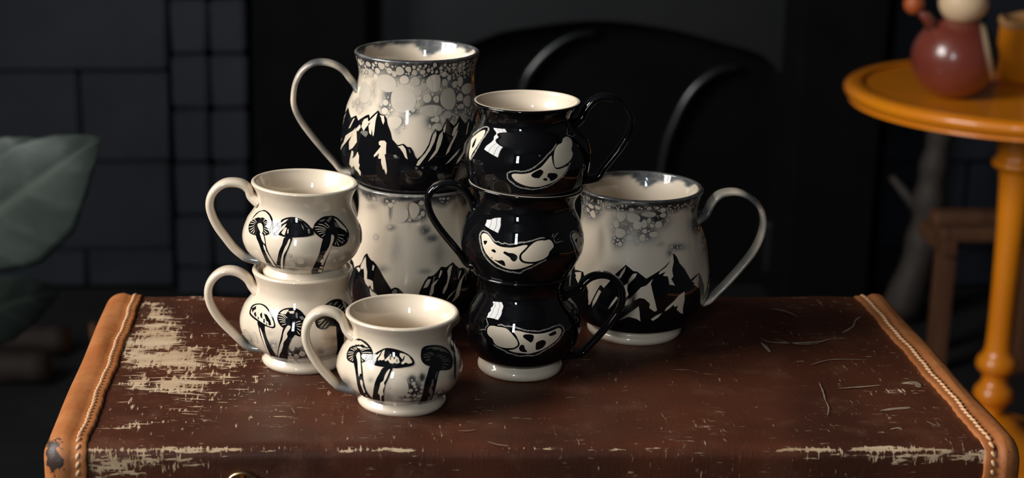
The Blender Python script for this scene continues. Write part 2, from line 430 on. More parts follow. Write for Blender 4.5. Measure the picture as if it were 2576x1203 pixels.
def shell():
    prof = rrect(0.0); n = len(prof); xs = np.linspace(SX0-0.012, SX1+0.012, 230); m = len(xs)
    V = np.zeros((m, n, 3)); V[:, :, 0] = xs[:, None]; V[:, :, 1] = prof[None, :, 0]; V[:, :, 2] = prof[None, :, 1]
    wav = 0.0007*np.sin(xs*37+1)+0.0005*np.sin(xs*91)
    V[:, :, 2] += wav[:, None]*(prof[None, :, 1] > ZT-0.012)*0.6
    V = V.reshape(-1, 3)
    P = project(V)
    w = blobs(P, [(400, 850, 75, 55, .95), (350, 900, 50, 60, .8), (440, 905, 120, 42, .95), (570, 905, 90, 40, .72), (450, 965, 100, 32, .85),
                  (560, 945, 80, 35, .55), (400, 790, 45, 22, .75), (390, 765, 40, 8, .8), (350, 960, 45, 30, .75), (330, 1005, 50, 40, .45), (520, 1010, 140, 50, .42),
                  (560, 855, 80, 40, .40), (330, 1070, 80, 22, .45), (620, 985, 70, 45, .38), (700, 1030, 120, 60, .22), (520, 745, 120, 12, .5), (620, 930, 170, 110, .33), (480, 1045, 200, 55, .34), (320, 860, 30, 50, .8),
                  (300, 1165, 150, 40, .78), (430, 1165, 130, 32, .66), (560, 1150, 60, 20, .4), (240, 1180, 60, 60, .6),
                  (2240, 990, 90, 14, .42), (2120, 962, 20, 60, .28), (2290, 960, 40, 18, .42), (2180, 1060, 160, 40, .22), (2180, 850, 80, 40, .2), (2240, 920, 90, 50, .25)])
    vn = np.array([0.5+0.5*math.sin(i*0.37)*math.sin(i*0.113+2) for i in range(m)])
    vn = np.repeat(vn, n)
    edge = np.exp(-((P[:, 1]-1131)/8.0)**2)*(V[:, 1] < SY0+0.02)
    amp = np.interp(P[:, 0], [200, 300, 560, 700, 760, 900, 980, 1100, 1300, 1700, 1900, 1970, 2120, 2300, 2460], [.9, .9, .8, .5, .35, .62, .5, .45, .5, .25, .3, .8, .85, .8, .5])
    w = np.maximum(w, edge*amp*(0.75+0.4*vn))
    drape = np.exp(-((P[:, 1]-1150)/22.0)**2)*(V[:, 1] < SY0+0.012)
    w = np.maximum(w, drape*np.interp(P[:, 0], [1900, 2050, 2400], [0, .4, .62]))
    back = np.exp(-((V[:, 1]-SY1)/0.006)**2)*(V[:, 2] > ZT-0.02)
    w = np.maximum(w, back*(0.62+0.25*vn))
    faces = [(i*n+j, i*n+j+1, (i+1)*n+j+1, (i+1)*n+j) for i in range(m-1) for j in range(n-1)]
    faces.append(tuple(range(n-1, -1, -1))); faces.append(tuple((m-1)*n+j for j in range(n)))
    return mesh_obj('cloth_shell', V-co, faces, 'fabric', case, attrs={'wear': w})
shell()
box('base_panel', (SX0-0.01-co[0], SY0+0.004-co[1], 0.0), (SX1+0.01-co[0], SY1-0.004-co[1], 0.004), 'wood', case)
def end_cap(side):
    inner = SX0 if side < 0 else SX1
    width = 0.0285 if side < 0 else 0.0255
    rows = [(0.0005, 0.0008), (0.0, -0.0016), (0.0012, -0.0024), (0.0055, -0.0022), (0.0075, -0.0014), (0.011, -0.0026)]
    r = 0.011; fx = width - r
    rows += [(fx*0.6+0.011*0.4, -0.0036), (fx, -0.0034)]
    for k in range(1, 8):
        a = math.pi/2*k/7; rows.append((fx + r*math.sin(a), -0.0034 + r*(1-math.cos(a))))
    V = []; n = None
    for ri, (dx, ins) in enumerate(rows):
        prof = rrect(ins, 0.011 if side < 0 else 0.014); n = len(prof)
        s = np.arange(n)
        wob = (0.0005*np.sin(s*0.21+side) + 0.0003*np.sin(s*0.53+1.3) + 0.0003*np.sin(s*1.7))*(1.0 if ri < 5 else max(0, 1-0.3*(ri-4)))
        lump = 0.0007*np.sin(s*0.13+ri*0.4+2*side)*(ri > 5)
        for j in range(n):
            V.append((inner + side*dx + wob[j], prof[j, 0], prof[j, 1] + lump[j]*(prof[j, 1] > ZT-0.01)))
    V = np.array(V)
    P = project(V)
    w = blobs(P, [(140, 1150, 34, 55, 1.0), (118, 1110, 16, 22, .9), (2545, 1130, 26, 32, .62), (2225, 745, 8, 5, .6)]) * (V[:, 1] < SY0+0.05 if side < 0 else 1)
    m = len(rows)
    faces = [(i*n+j, (i+1)*n+j, (i+1)*n+j+1, i*n+j+1) if side > 0 else (i*n+j, i*n+j+1, (i+1)*n+j+1, (i+1)*n+j) for i in range(m-1) for j in range(n-1)]
    faces.append(tuple((m-1)*n+j for j in range(n)))
    cap = mesh_obj('leather_end_cap', V-co, faces, 'leather', case, attrs={'wear': w})
    bm = bmesh.new(); bm.from_mesh(cap.data); bmesh.ops.recalc_face_normals(bm, faces=bm.faces); bm.to_mesh(cap.data); bm.free()
    # stitches along the inner edge, over the top and down the front
    line = rrect(-0.0018, 0.011 if side < 0 else 0.014)
    seg = np.r_[0, np.cumsum(np.hypot(*np.diff(line, axis=0).T))]
    pitch = 0.0056 if side < 0 else 0.0058
    v, f = lathe([(0.0003, -0.0029), (0.0009, -0.0024), (0.00125, -0.001), (0.0012, 0.0006), (0.0008, 0.002), (0.0003, 0.0028)], 7)
    me = bpy.data.meshes.new('stitch'); me.from_pydata(v, [], f); me.materials.append(M['thread'])
    me.polygons.foreach_set('use_smooth', np.full(len(me.polygons), True))
    s = seg[np.argmax(line[:, 1] > ZT-0.004)]
    while s < seg[-1]-0.1:
        y = np.interp(s, seg, line[:, 0]); z = np.interp(s, seg, line[:, 1])
        y2 = np.interp(s+0.001, seg, line[:, 0]); z2 = np.interp(s+0.001, seg, line[:, 1])
        t = Vector((side*0.55 + random.uniform(-.1, .1), (y2-y)*1000, (z2-z)*1000)).normalized()
        o = bpy.data.objects.new('stitch', me); C.objects.link(o); o.parent = cap
        idx = np.interp(s, seg, np.arange(len(seg)))
        wb = 0.0005*math.sin(idx*0.21+side) + 0.0003*math.sin(idx*0.53+1.3)
        o.location = (inner + side*0.0058 + wb - co[0], y-co[1], z-co[2] + (0.0004 if z > ZT-0.005 else 0))
        o.rotation_euler = t.to_track_quat('Z', 'Y').to_euler(); o.scale = (1.15, 1.15, random.uniform(.72, .9))
        s += pitch
    return cap
end_cap(-1); end_cap(1)
# round lock on the front face
lk = on_y(612, 1226, SY0); lr = 0.0116
def lock():
    prof = [(lr*0.2, 0.0), (lr, 0.0), (lr*1.02, 0.0015), (lr*0.98, 0.0034), (lr*0.88, 0.0036), (lr*0.82, 0.0012), (lr*0.4, 0.0010), (0.0005, 0.0010)]
    v, f = lathe(prof, 40, False)
    V = [(p[0] + lk.x - co[0], -p[2] + SY0 - 0.0 - co[1], p[1] + lk.z - co[2]) for p in v]
    o = mesh_obj('lock_plate', V, f, 'brass', case)
    k = box('keyhole_cover', (lk.x-0.0012-co[0], SY0-0.0045-co[1], lk.z-0.004-co[2]), (lk.x+0.0012-co[0], SY0-0.0008-co[1], lk.z+0.0085-co[2]), 'copper', o, 0.0005)
    d, e = lathe([(lr*0.8, 0.0011), (0.0005, 0.0016)], 32, False)
    mesh_obj('lock_face', [(p[0]+lk.x-co[0], -p[2]+SY0-co[1]-0.0002, p[1]+lk.z-co[2]) for p in d], e, 'copper', o)
lock()
# long pale scratches on the lid
def scratch(pts, width):
    q = catmull(pts, 5); L = []
    for i, p in enumerate(q):
        t = q[min(i+1, len(q)-1)] - q[max(i-1, 0)]; t /= np.linalg.norm(t)+1e-9; nn = np.array([-t[1], t[0]])
        w = width*(0.25+0.75*math.sin(math.pi*(i+0.5)/len(q)))*random.uniform(.6, 1.2)
        a, b = p + nn*w/2, p - nn*w/2
        L.append((on_z(a[0], a[1], ZT+0.0009), on_z(b[0], b[1], ZT+0.0009)))
    V = []; F = []
    for a, b in L: V += [a - Vector(co), b - Vector(co)]
    for i in range(len(L)-1): F.append((2*i, 2*i+1, 2*i+3, 2*i+2))
    o = mesh_obj('scratch', V, F, 'scuff', case); return o
for pts, w in [([(1912, 850), (1935, 860), (1990, 863), (2060, 860), (2090, 853), (2130, 851)], 3), ([(2118, 838), (2145, 822), (2152, 806), (2166, 797)], 5),
               ([(1940, 776), (1975, 783), (2006, 795)], 4), ([(1914, 862), (1925, 872), (1938, 886)], 8), ([(2060, 962), (2070, 985), (2076, 1008)], 4), ([(2076, 1008), (2084, 1025), (2082, 1045)], 3),
               ([(2110, 977), (2160, 974), (2215, 969)], 3.5), ([(2330, 1059), (2345, 1067), (2362, 1073)], 2), ([(2215, 1033), (2255, 1028), (2290, 1026)], 6), ([(1152, 1083), (1175, 1084), (1195, 1081)], 1.5),
               ([(1226, 1111), (1250, 1118), (1280, 1122)], 2), ([(2040, 918), (2090, 905), (2180, 905)], 2), ([(2285, 960), (2310, 966), (2316, 974)], 7), ([(735, 1029), (738, 1034), (742, 1040)], 3),
               ([(2240, 1080), (2260, 1077), (2270, 1082)], 4), ([(1950, 855), (2010, 866), (2060, 864)], 2)]:
    scratch(pts, w)

# ------------------------------------------------------------------ mugs
LV = 0.00011                                # lift of each painted layer
class Mug:
    def __init__(s, name, label, px_base, R, H, prof, foot, handle_px=None, side=-1, handle_local=None, style='cream', slope=0.0, ridge=0.003,
                 wash=(), rimwash=0.0, group=None, z0=0.0, wall=0.0036, strap=(0.012, 0.0058), black_z=0.0, rim_black=False):
        s.base = np.array([px_base[0], px_base[1], ZT + z0 + 0.0002]); s.R, s.H, s.side = R, H, side; s.slope = slope; s.ridge = ridge
        s.o = empty(name, s.base, label, 'mug', group)
        q = catmull([(r*R, z*H) for r, z in prof], 10)
        s.pz, s.pr = q[:, 1], q[:, 0]
        for i in range(1, len(s.pz)): s.pz[i] = max(s.pz[i], s.pz[i-1]+1e-6)
        s.zft = prof[0][1]*H
        s.hz0, s.hz1 = 0.16*H, 0.74*H
        s.style = style; s.wash_list = wash; s.rimwash = rimwash
        # body
        seg = 144; rows = []
        for r, z in zip(s.pr, s.pz): rows.append((r, z, 0))
        rt, zt = s.pr[-1], s.pz[-1]; hw = wall/2
        for k in range(1, 6):
            a = math.pi*k/6; rows.append((rt - hw + hw*math.cos(a), zt + hw*0.9*math.sin(a), 1))
        zi = np.linspace(zt, 0.15*H, 40)
        for z in zi:
            r = np.interp(z, s.pz, s.pr) - wall*(1 + 0.3*(z < 0.3*H)); rows.append((r, z, 2))
        rb = rows[-1][0]
        for k in range(1, 5): rows.append((rb*(1-k/4.5), 0.15*H - 0.003*math.sin(k/4*math.pi/2), 2))
        rows.append((0.0008, 0.15*H-0.003, 2))
        rows = [(0.0008, s.zft, 0)] + rows
        n = len(rows); ang = np.linspace(0, 2*math.pi, seg, endpoint=False)
        V = np.zeros((n, seg, 3))
        for i, (r, z, k) in enumerate(rows):
            rr = np.full(seg, r)
            if k == 0 and i > 0: rr = rr + s.ridge_at(ang, z)
            V[i, :, 0] = rr*np.cos(ang); V[i, :, 1] = rr*np.sin(ang); V[i, :, 2] = z
        V = V.reshape(-1, 3); V[:, 2] += s.shear(V[:, 0], V[:, 2])
        faces, fm = [], []
        for i in range(n-1):
            k = rows[i+1][2]; z = rows[i+1][1]
            if style == 'black': mi = 1 if (k == 0 or (rim_black and (k == 1 or z > 0.9*H)) or (k == 1 and rows[i+1][0] > rt - hw*0.55)) else 0
            elif style == 'mountain': mi = 1 if (k == 0 and z < black_z*H) else 0
            else: mi = 0
            for j in range(seg):
                b = (j+1) % seg; faces.append((i*seg+j, i*seg+b, (i+1)*seg+b, (i+1)*seg+j)); fm.append(mi)
        kk = np.repeat(np.array([r[2] for r in rows]), seg)
        W = s.wash_at(V, kk)
        s.body = mesh_obj('body', V, faces, ['wash', 'black' if style == 'black' else 'ink'], s.o, fm, attrs={'wash': W})
        # foot ring
        f0, f1 = foot
        fp_ = catmull([(f0*R*0.955, 0.0), (f0*R, 0.25*s.zft), (f0*R*1.0, 0.55*s.zft), (f0*R*0.95, 0.85*s.zft), (f1*R, 1.06*s.zft)], 5)
        v, f = lathe([(f0*R*0.75, 0.001), (f0*R*0.8, 0.0)] + [tuple(p) for p in fp_], 96)
        mesh_obj('foot_ring', v, f, 'cream', s.o)
        # handle
        if handle_px is not None:
            uz = []
            for p in handle_px:
                d = rays([p])[0]; t = (s.base[1])/d[1]; w = CAM + d*t
                uz.append(((w[0]-s.base[0])*side, w[2]-s.base[2]))
            az = math.pi if side < 0 else 0.0
        else:
            uz = [(u*R, z*H) for u, z in handle_local[0]]; az = handle_local[1]
        s.uz = uz
        s.make_handle(uz, az, strap)
    def ridge_at(s, ang, z):
        az = math.pi if s.side < 0 else 0.0
        da = (np.asarray(ang)-az+math.pi) % (2*math.pi) - math.pi
        z = np.asarray(z, float)
        win = np.clip((z-0.08*s.H)/(0.2*s.H), 0, 1)*np.clip((0.86*s.H-z)/(0.25*s.H), 0, 1)
        return s.ridge*np.exp(-(da/0.30)**2)*win*win*(3-2*win)
    def shear(s, x, z):
        t = np.clip((z/s.H-0.45)/0.55, 0, 1); return -s.slope*x*t*t*(3-2*t)
    def rad(s, ang, z):
        return np.interp(z, s.pz, s.pr) + s.ridge_at(ang, z)
    def surf(s, ang, z, lift=0.0):
        r = s.rad(ang, z); dz = 0.0006
        dr = (np.interp(z+dz, s.pz, s.pr)-np.interp(z-dz, s.pz, s.pr))/(2*dz)
        N = np.stack([np.cos(ang), np.sin(ang), -dr], 1); N /= np.linalg.norm(N, axis=1)[:, None]
        V = np.stack([r*np.cos(ang), r*np.sin(ang), z], 1); V[:, 2] += s.shear(V[:, 0], V[:, 2])
        return V + N*np.reshape(lift, (-1, 1)), N
    def hit(s, P):
        D = rays(P); O = CAM - s.base
        t0 = (-O[1]-0.075)/D[:, 1]; t1 = (-O[1]+0.02)/D[:, 1]
        def f(t):
            q = O + D*t[:, None]; z = q[:, 2] - s.shear(q[:, 0], q[:, 2])
            return np.hypot(q[:, 0], q[:, 1]) - s.rad(np.arctan2(q[:, 1], q[:, 0]), z)
        N = 90; prev = f(t0); lo = t0.copy(); found = np.zeros(len(D), bool); a = t0.copy(); b = t1.copy(); best = t0.copy(); bv = prev.copy()
        for k in range(1, N+1):
            t = t0 + (t1-t0)*k/N; v = f(t)
            new = (~found) & (v < 0) & (prev >= 0)
            a[new] = (t0 + (t1-t0)*(k-1)/N)[new]; b[new] = t[new]; found |= new
            m = v < bv; best[m] = t[m]; bv[m] = v[m]; prev = v
        for _ in range(24):
            c = (a+b)/2; v = f(c); neg = v < 0; b = np.where(neg, c, b); a = np.where(neg, a, c)
        t = np.where(found, (a+b)/2, best)
        q = O + D*t[:, None]; z = q[:, 2] - s.shear(q[:, 0], q[:, 2])
        return np.arctan2(q[:, 1], q[:, 0]), np.clip(z, s.pz[0], s.pz[-1])
    def wash_at(s, V, kk):
        W = np.zeros(len(V)); P = project(V + s.base); front = V[:, 1] < 0.0
        if s.wash_list: W = np.where(front, blobs(P, s.wash_list), 0.0)
        if s.rimwash:
            a = np.arctan2(V[:, 1], V[:, 0]); z = V[:, 2]/s.H
            wob = 0.05*np.sin(a*3+1) + 0.03*np.sin(a*7+2) + 0.02*np.sin(a*13)
            out = np.clip((z - (0.93+wob))/0.06, 0, 1)
            ins = np.clip((z - (0.955+0.6*wob))/0.02, 0, 1)*0.75
            W = np.maximum(W, s.rimwash*np.where(kk == 2, ins, np.where(kk == 1, 0.62, out)))
        return W*(1-(kk == 2)*(V[:, 2] < 0.86*s.H))
    def make_handle(s, uz, az, strap):
        uz = [np.array(p) for p in uz]
        a = np.array([float(s.rad(np.array([az]), np.array([uz[0][1]]))[0]) - 0.0012, uz[0][1]-0.004]) if uz[0][0] > 0 else uz[0]
        zb = uz[-1][1]-0.0015
        b = np.array([float(s.rad(np.array([az]), np.array([max(zb, s.pz[0])]))[0]) - 0.0012, zb])
        pts = catmull([a] + uz + [b], 6); n = len(pts); seg = 18
        wv, th = strap; V, F = [], []
        for i in range(n):
            t = pts[min(i+1, n-1)] - pts[max(i-1, 0)]; t = t/(np.linalg.norm(t)+1e-9); nn = np.array([-t[1], t[0]])
            e = min(i, n-1-i)/(n-1)
            k = 1 + 0.35*math.exp(-(e/0.05)**2); w = wv*(1.08 - 0.28*i/(n-1))*k; h = th*(1.1 - 0.18*i/(n-1))*k
            for j in range(seg):
                q = 2*math.pi*j/seg; c, sn = math.cos(q), math.sin(q)
                c = math.copysign(abs(c)**0.75, c); sn = math.copysign(abs(sn)**0.8, sn)
                u = pts[i][0] + nn[0]*sn*h/2; z = pts[i][1] + nn[1]*sn*h/2; y = c*w/2
                V.append((u*math.cos(az) - y*math.sin(az), u*math.sin(az) + y*math.cos(az), z))
        for i in range(n-1):
            for j in range(seg):
                k = (j+1) % seg; F.append((i*seg+j, i*seg+k, (i+1)*seg+k, (i+1)*seg+j))
        F.append(tuple(range(seg-1, -1, -1))); F.append(tuple((n-1)*seg+j for j in range(seg)))
        W = np.zeros(len(V))
        idx = np.arange(len(V))//seg
        if s.style == 'mountain':
            W = 0.36 + 0.34*np.sin(idx*0.31) * np.sin(idx*0.12+1); W = np.where(idx < n*0.45, W, W*0.55)
        elif s.style == 'cream': W = 0.55*np.clip((idx-n*0.82)/(n*0.12), 0, 1)
        o = mesh_obj('handle', V, F, 'black' if s.style == 'black' else 'wash', s.o, attrs={'wash': W})
        bm = bmesh.new(); bm.from_mesh(o.data); bmesh.ops.recalc_face_normals(bm, faces=bm.faces); bm.to_mesh(o.data); bm.free()
    def decal(s, name, layers, dtheta=0.0, grid=5.0, parent=None):
        """layers: (material, level, closed pixel outline); painted shapes wrapped onto the wall of the mug"""
        allP, allF, allM, lift, mats = [], [], [], [], []
        for mk, lv, poly in layers:
            poly = np.asarray(poly, float)
            q = []
            for i in range(len(poly)):
                a, b = poly[i], poly[(i+1) % len(poly)]; k = max(1, int(np.hypot(*(b-a))/4.0))
                for j in range(k): q.append(a + (b-a)*j/k)
            q = np.array(q)
            lo, hi = q.min(0), q.max(0)
            gx, gy = np.meshgrid(np.arange(lo[0]+grid/2, hi[0], grid), np.arange(lo[1]+grid/2, hi[1], grid))
            G = np.stack([gx.ravel(), gy.ravel()], 1)
            if len(G):
                ins = np.zeros(len(G), bool)
                for i in range(len(poly)):
                    a, b = poly[i], poly[i-1]
                    c = ((a[1] > G[:, 1]) != (b[1] > G[:, 1])) & (G[:, 0] < (b[0]-a[0])*(G[:, 1]-a[1])/(b[1]-a[1]+1e-12)+a[0]); ins ^= c
                dmin = np.full(len(G), 1e9)
                for p in q: dmin = np.minimum(dmin, np.hypot(G[:, 0]-p[0], G[:, 1]-p[1]))
                G = G[ins & (dmin > 1.5)]
            pts = [Vector(p) for p in q] + [Vector(p) for p in G]
            nq = len(q)
            r = delaunay_2d_cdt(pts, [(i, (i+1) % nq) for i in range(nq)], [list(range(nq))], 1, 1e-4)
            base = len(allP); allP += [(v.x, v.y) for v in r[0]]
            lift += [lv*LV]*len(r[0])
            if mk not in mats: mats.append(mk)
            for f in r[2]: allF.append([base+i for i in f]); allM.append(mats.index(mk))
        if not allF: return None
        ang, z = s.hit(np.array(allP))
        V, N = s.surf(ang + dtheta, z, np.array(lift))
        F = []
        for f in allF:
            a, b, c = V[f[0]], V[f[1]], V[f[2]]
            F.append(f if np.dot(np.cross(b-a, c-a), N[f[0]]) > 0 else f[::-1])
        return mesh_obj(name, V, F, mats, parent or s.o, allM, normals=N)
    def bubbles(s, seeds, n_try, rmin, rmax, region, level=1, zlo=0.3, zhi=0.97):
        """pale bubbles left in the grey wash; region(V) says how likely one sits at a point"""
        Rm = s.R; circ = []
        if seeds:
            c = np.array([(p[0], p[1]) for p in seeds]); ang, z = s.hit(c)
            an2, _ = s.hit(c + np.array([[p[2], 0] for p in seeds])*0.9); _, z2 = s.hit(c + np.array([[0, p[3]] for p in seeds])*0.9)
            for i in range(len(seeds)):
                circ.append((ang[i]*Rm, z[i], max(0.0006, min(0.014, abs(an2[i]-ang[i])*Rm/0.9)), max(0.0006, min(0.016, abs(z2[i]-z[i])/0.9))))
        per = 2*math.pi*Rm
        A = np.array([c[0] for c in circ] or [9.9]); B = np.array([c[1] for c in circ] or [9.9]); Q = np.array([max(c[2], c[3]) for c in circ] or [0.0])
        u = rng.uniform(0, 1, (n_try, 3))
        for k in range(n_try):
            a = (u[k, 0]-0.5)*per; z = s.H*(zlo + (zhi-zlo)*u[k, 1]); r = rmax*(rmin/rmax)**(0.25+0.75*k/n_try)*(0.8+0.4*u[k, 2])
            d = np.hypot((A-a+per/2) % per - per/2, B-z)
            if (d < Q + r*1.12).any(): continue
            V, _ = s.surf(np.array([a/Rm]), np.array([z]))
            if region(V)[0] < u[k, 2]*0.5+0.12: continue
            circ.append((a, z, r*random.uniform(.85, 1.1), r*random.uniform(.9, 1.2)))
            A = np.append(A, a); B = np.append(B, z); Q = np.append(Q, r)
        ang, zz, F, FM, LF = [], [], [], [], []
        for (a, z, rx, ry) in circ:
            m = 18; nr = max(1, int(math.ceil(max(rx, ry)/0.0013))); base = len(ang)
            ang.append(a/Rm); zz.append(z); ph = random.uniform(0, 6.28); e = random.uniform(0.0, 0.09)
            for k in range(1, nr+1):
                for j in range(m):
                    q = 2*math.pi*j/m; w = k/nr*(1 + e*math.sin(3*q+ph) + e*0.6*math.sin(2*q+2*ph))
                    ang.append((a + rx*w*math.cos(q))/Rm); zz.append(min(z + ry*w*math.sin(q), s.H*0.995))
            for j in range(m):
                b = (j+1) % m; F.append((base, base+1+j, base+1+b))
                for k in range(nr-1):
                    p = base+1+k*m; F.append((p+j, p+m+j, p+m+b, p+b))
            # dark outline left where two bubbles met
            FM += [0]*(len(F)-len(FM)); LF += [level*LV]*(len(ang)-len(LF))
            ob = len(ang); lw = random.uniform(0.00022, 0.0004)
            for g in (-0.5, 1.0):
                for j in range(m):
                    q = 2*math.pi*j/m; w = 1 + e*math.sin(3*q+ph) + e*0.6*math.sin(2*q+2*ph)
                    ang.append((a + (rx*w + g*lw)*math.cos(q))/Rm); zz.append(min(z + (ry*w + g*lw)*math.sin(q), s.H*0.995))
            for j in range(m):
                b = (j+1) % m; F.append((ob+j, ob+m+j, ob+m+b, ob+b))
            FM += [1]*m; LF += [level*LV*0.5]*(2*m)
        V, N = s.surf(np.array(ang), np.array(zz), np.array(LF))
        return mesh_obj('glaze_bubbles', V, F, ['bubble', 'bubble_line'], s.o, FM, normals=N, kind='stuff', attrs={'wash': region(V)})

def smooth(pts, n=4): return [tuple(p) for p in catmull(pts, n, True)]
def stroke(pts, w0, w1=None, jag=0.0, n=5, seed=0):
    r = random.Random(seed); q = catmull(pts, n); w1 = w0 if w1 is None else w1; L, Rr = [], []
    for i, p in enumerate(q):
        t = q[min(i+1, len(q)-1)] - q[max(i-1, 0)]; t = t/(np.linalg.norm(t)+1e-9); nn = np.array([-t[1], t[0]])
        w = (w0 + (w1-w0)*i/(len(q)-1))/2; e = min(1.0, 0.3 + 3*min(i, len(q)-1-i)/len(q)) if not jag else 1
        L.append(tuple(p + nn*w*e*(1 + jag*r.uniform(-.6, 1.0)))); Rr.append(tuple(p - nn*w*e*(1 + jag*r.uniform(-.6, 1.3))))
    return L + Rr[::-1]

PROF_CREAM = [(0.70, .115), (0.80, .15), (0.95, .235), (1.045, .34), (1.07, .42), (1.045, .51), (.975, .61), (.905, .69), (.87, .76), (.872, .82), (.915, .90), (.975, .965), (1.0, .99)]
PROF_CREAM_LOW = [(0.74, .115), (0.84, .15), (1.0, .235), (1.10, .34), (1.13, .43), (1.11, .52), (1.04, .62), (.96, .71), (.915, .78), (.91, .83), (.935, .90), (.98, .965), (1.0, .99)]
PROF_BLACK = [(0.80, .12), (0.90, .155), (1.03, .24), (1.11, .34), (1.135, .43), (1.12, .52), (1.05, .63), (.94, .72), (.865, .78), (.845, .83), (.87, .89), (.95, .96), (1.0, .99)]
PROF_BTOP = [(0.80, .075), (0.93, .105), (1.02, .16), (1.075, .24), (1.12, .34), (1.135, .43), (1.12, .52), (1.05, .63), (.94, .72), (.865, .78), (.845, .83), (.87, .89), (.95, .96), (1.0, .99)]
PROF_MID = [(0.72, .07), (0.80, .10), (0.86, .15), (0.945, .24), (1.015, .34), (1.035, .43), (1.02, .52), (.97, .63), (.90, .72), (.865, .78), (.86, .83), (.885, .89), (.955, .96), (1.0, .99)]
PROF_BIG = [(0.74, .078), (0.86, .098), (0.95, .135), (1.02, .20), (1.06, .285), (1.065, .36), (1.045, .45), (1.0, .58), (.955, .69), (.928, .78), (.925, .85), (.94, .91), (.98, .968), (1.0, .99)]

# enlarged details of the photograph the outlines were read from
def cA(p): return crop(860, 840, 6.013, p)
def cB(p): return crop(615, 530, 7.077, p)
def cC(p): return crop(610, 750, 6.33, p)
def cD(p): return crop(860, 270, 5.728, p)
def cE(p): return crop(880, 630, 7.806, p)
def cF(p): return crop(1480, 600, 4.8125, p)
def cG(p): return crop(1170, 310, 7.077, p)
def cH(p): return crop(1190, 570, 8.883, p)
def cI(p): return crop(1190, 800, 10.304, p)
def ell(fn, L):
    s = {cA: 6.013, cC: 6.33}.get(fn)
    return [(*fn([(a, b)])[0], rx/s, ry/s) for a, b, rx, ry in L]
def ellc(x0, y0, s, L): return [(x0+a/s, y0+b/s, rx/s, ry/s) for a, b, rx, ry in L]
def wsh(x0, y0, s, L): return [(x0+a/s, y0+b/s, rx/s, ry/s, k) for a, b, rx, ry, k in L]

H_FRONT = crop(740, 720, 3.438, [(455, 370), (420, 290), (370, 240), (300, 215), (230, 217), (160, 257), (112, 330), (98, 420), (116, 510), (160, 600), (220, 690), (290, 770), (350, 830), (405, 868)])
H_UP = crop(500, 410, 4.009, [(530, 330), (500, 260), (440, 212), (350, 195), (260, 205), (180, 255), (125, 335), (110, 430), (135, 530), (190, 640), (270, 750), (350, 850), (430, 920), (490, 955)])
H_LOW = crop(500, 650, 3.881, [(520, 262), (480, 200), (420, 150), (340, 120), (250, 122), (170, 165), (112, 240), (92, 330), (110, 430), (160, 530), (230, 620), (320, 710), (400, 785), (480, 850)])
H_TOP = crop(700, 70, 2.798, [(535, 392), (500, 350), (460, 300), (400, 260), (320, 240), (240, 250), (170, 300), (125, 380), (108, 470), (112, 550), (150, 640), (220, 740), (310, 850), (390, 940), (445, 1000)])
H_RIGHT = crop(1450, 410, 2.506, [(812, 320), (850, 250), (900, 200), (970, 182), (1040, 190), (1110, 230), (1160, 290), (1178, 370), (1160, 460), (1110, 560), (1030, 660), (950, 750), (880, 820), (835, 862)])
H_BTOP = crop(1060, 200, 4.01, [(1600, 400), (1655, 300), (1720, 222), (1800, 182), (1890, 180), (1980, 212), (2060, 280), (2105, 370), (2105, 470), (2070, 580), (2000, 690), (1920, 790), (1840, 890), (1765, 990)])
H_BMID = crop(1050, 440, 4.296, [(600, 330), (560, 240), (500, 160), (430, 112), (330, 95), (230, 110), (150, 170), (112, 260), (125, 370), (180, 490), (270, 620), (370, 740), (460, 850), (530, 945)])
H_BLOW = crop(1140, 670, 3.88, [(1225, 220), (1270, 160), (1340, 107), (1430, 82), (1520, 92), (1600, 150), (1645, 230), (1650, 330), (1620, 420), (1550, 520), (1470, 620), (1380, 720), (1300, 800), (1240, 850)])

# --- mountain mugs
top_wash = wsh(860, 130, 5.728, [(300, 120, 260, 90, .9), (1100, 120, 700, 70, 1.0), (400, 190, 360, 140, .8), (900, 240, 330, 170, .95), (1400, 260, 420, 220, 1.0), (1750, 350, 320, 300, .95), (700, 640, 130, 180, .55), (640, 820, 110, 120, .6), (1000, 860, 150, 70, .55), (1380, 740, 260, 180, .72),
                                 (1700, 700, 240, 240, .78), (1330, 1000, 130, 110, .6), (260, 760, 140, 120, .32), (460, 560, 60, 200, .25), (860, 1000, 70, 100, .4), (1540, 960, 160, 90, .5), (1850, 900, 120, 150, .6), (800, 1120, 60, 120, .25)])
low_wash = wsh(880, 450, 3.644, [(350, 200, 60, 40, .8), (500, 185, 200, 28, .75), (640, 215, 80, 40, .95), (665, 320, 50, 70, .85), (560, 385, 90, 18, .8), (690, 470, 50, 50, .75), (760, 545, 60, 40, .7), (385, 450, 45, 35, .4), (540, 300, 14, 100, .8), (375, 290, 16, 90, .7),
                                 (880, 180, 110, 16, .8), (960, 260, 30, 70, .35), (210, 160, 50, 40, .6), (240, 535, 22, 26, .4), (200, 250, 60, 40, .22), (420, 620, 60, 160, .2), (820, 680, 60, 160, .25), (690, 850, 60, 25, .35), (300, 830, 60, 40, .35), (160, 130, 60, 30, .5)])
right_wash = wsh(1450, 420, 5.469, [(750, 560, 330, 55, 1.0), (1120, 680, 150, 160, .9), (900, 720, 250, 120, .7), (650, 830, 200, 220, .48), (960, 900, 170, 130, .7), (580, 1010, 90, 110, .72), (1640, 790, 80, 110, .8), (210, 560, 150, 170, .75), (300, 430, 250, 70, .9),
                                    (1500, 540, 250, 50, .6), (1380, 1100, 110, 45, .72), (1280, 1180, 40, 60, .5), (1160, 1060, 60, 40, .3), (1780, 950, 60, 300, .5), (1690, 640, 40, 120, .5), (350, 1000, 60, 250, .22)])
S = ZT
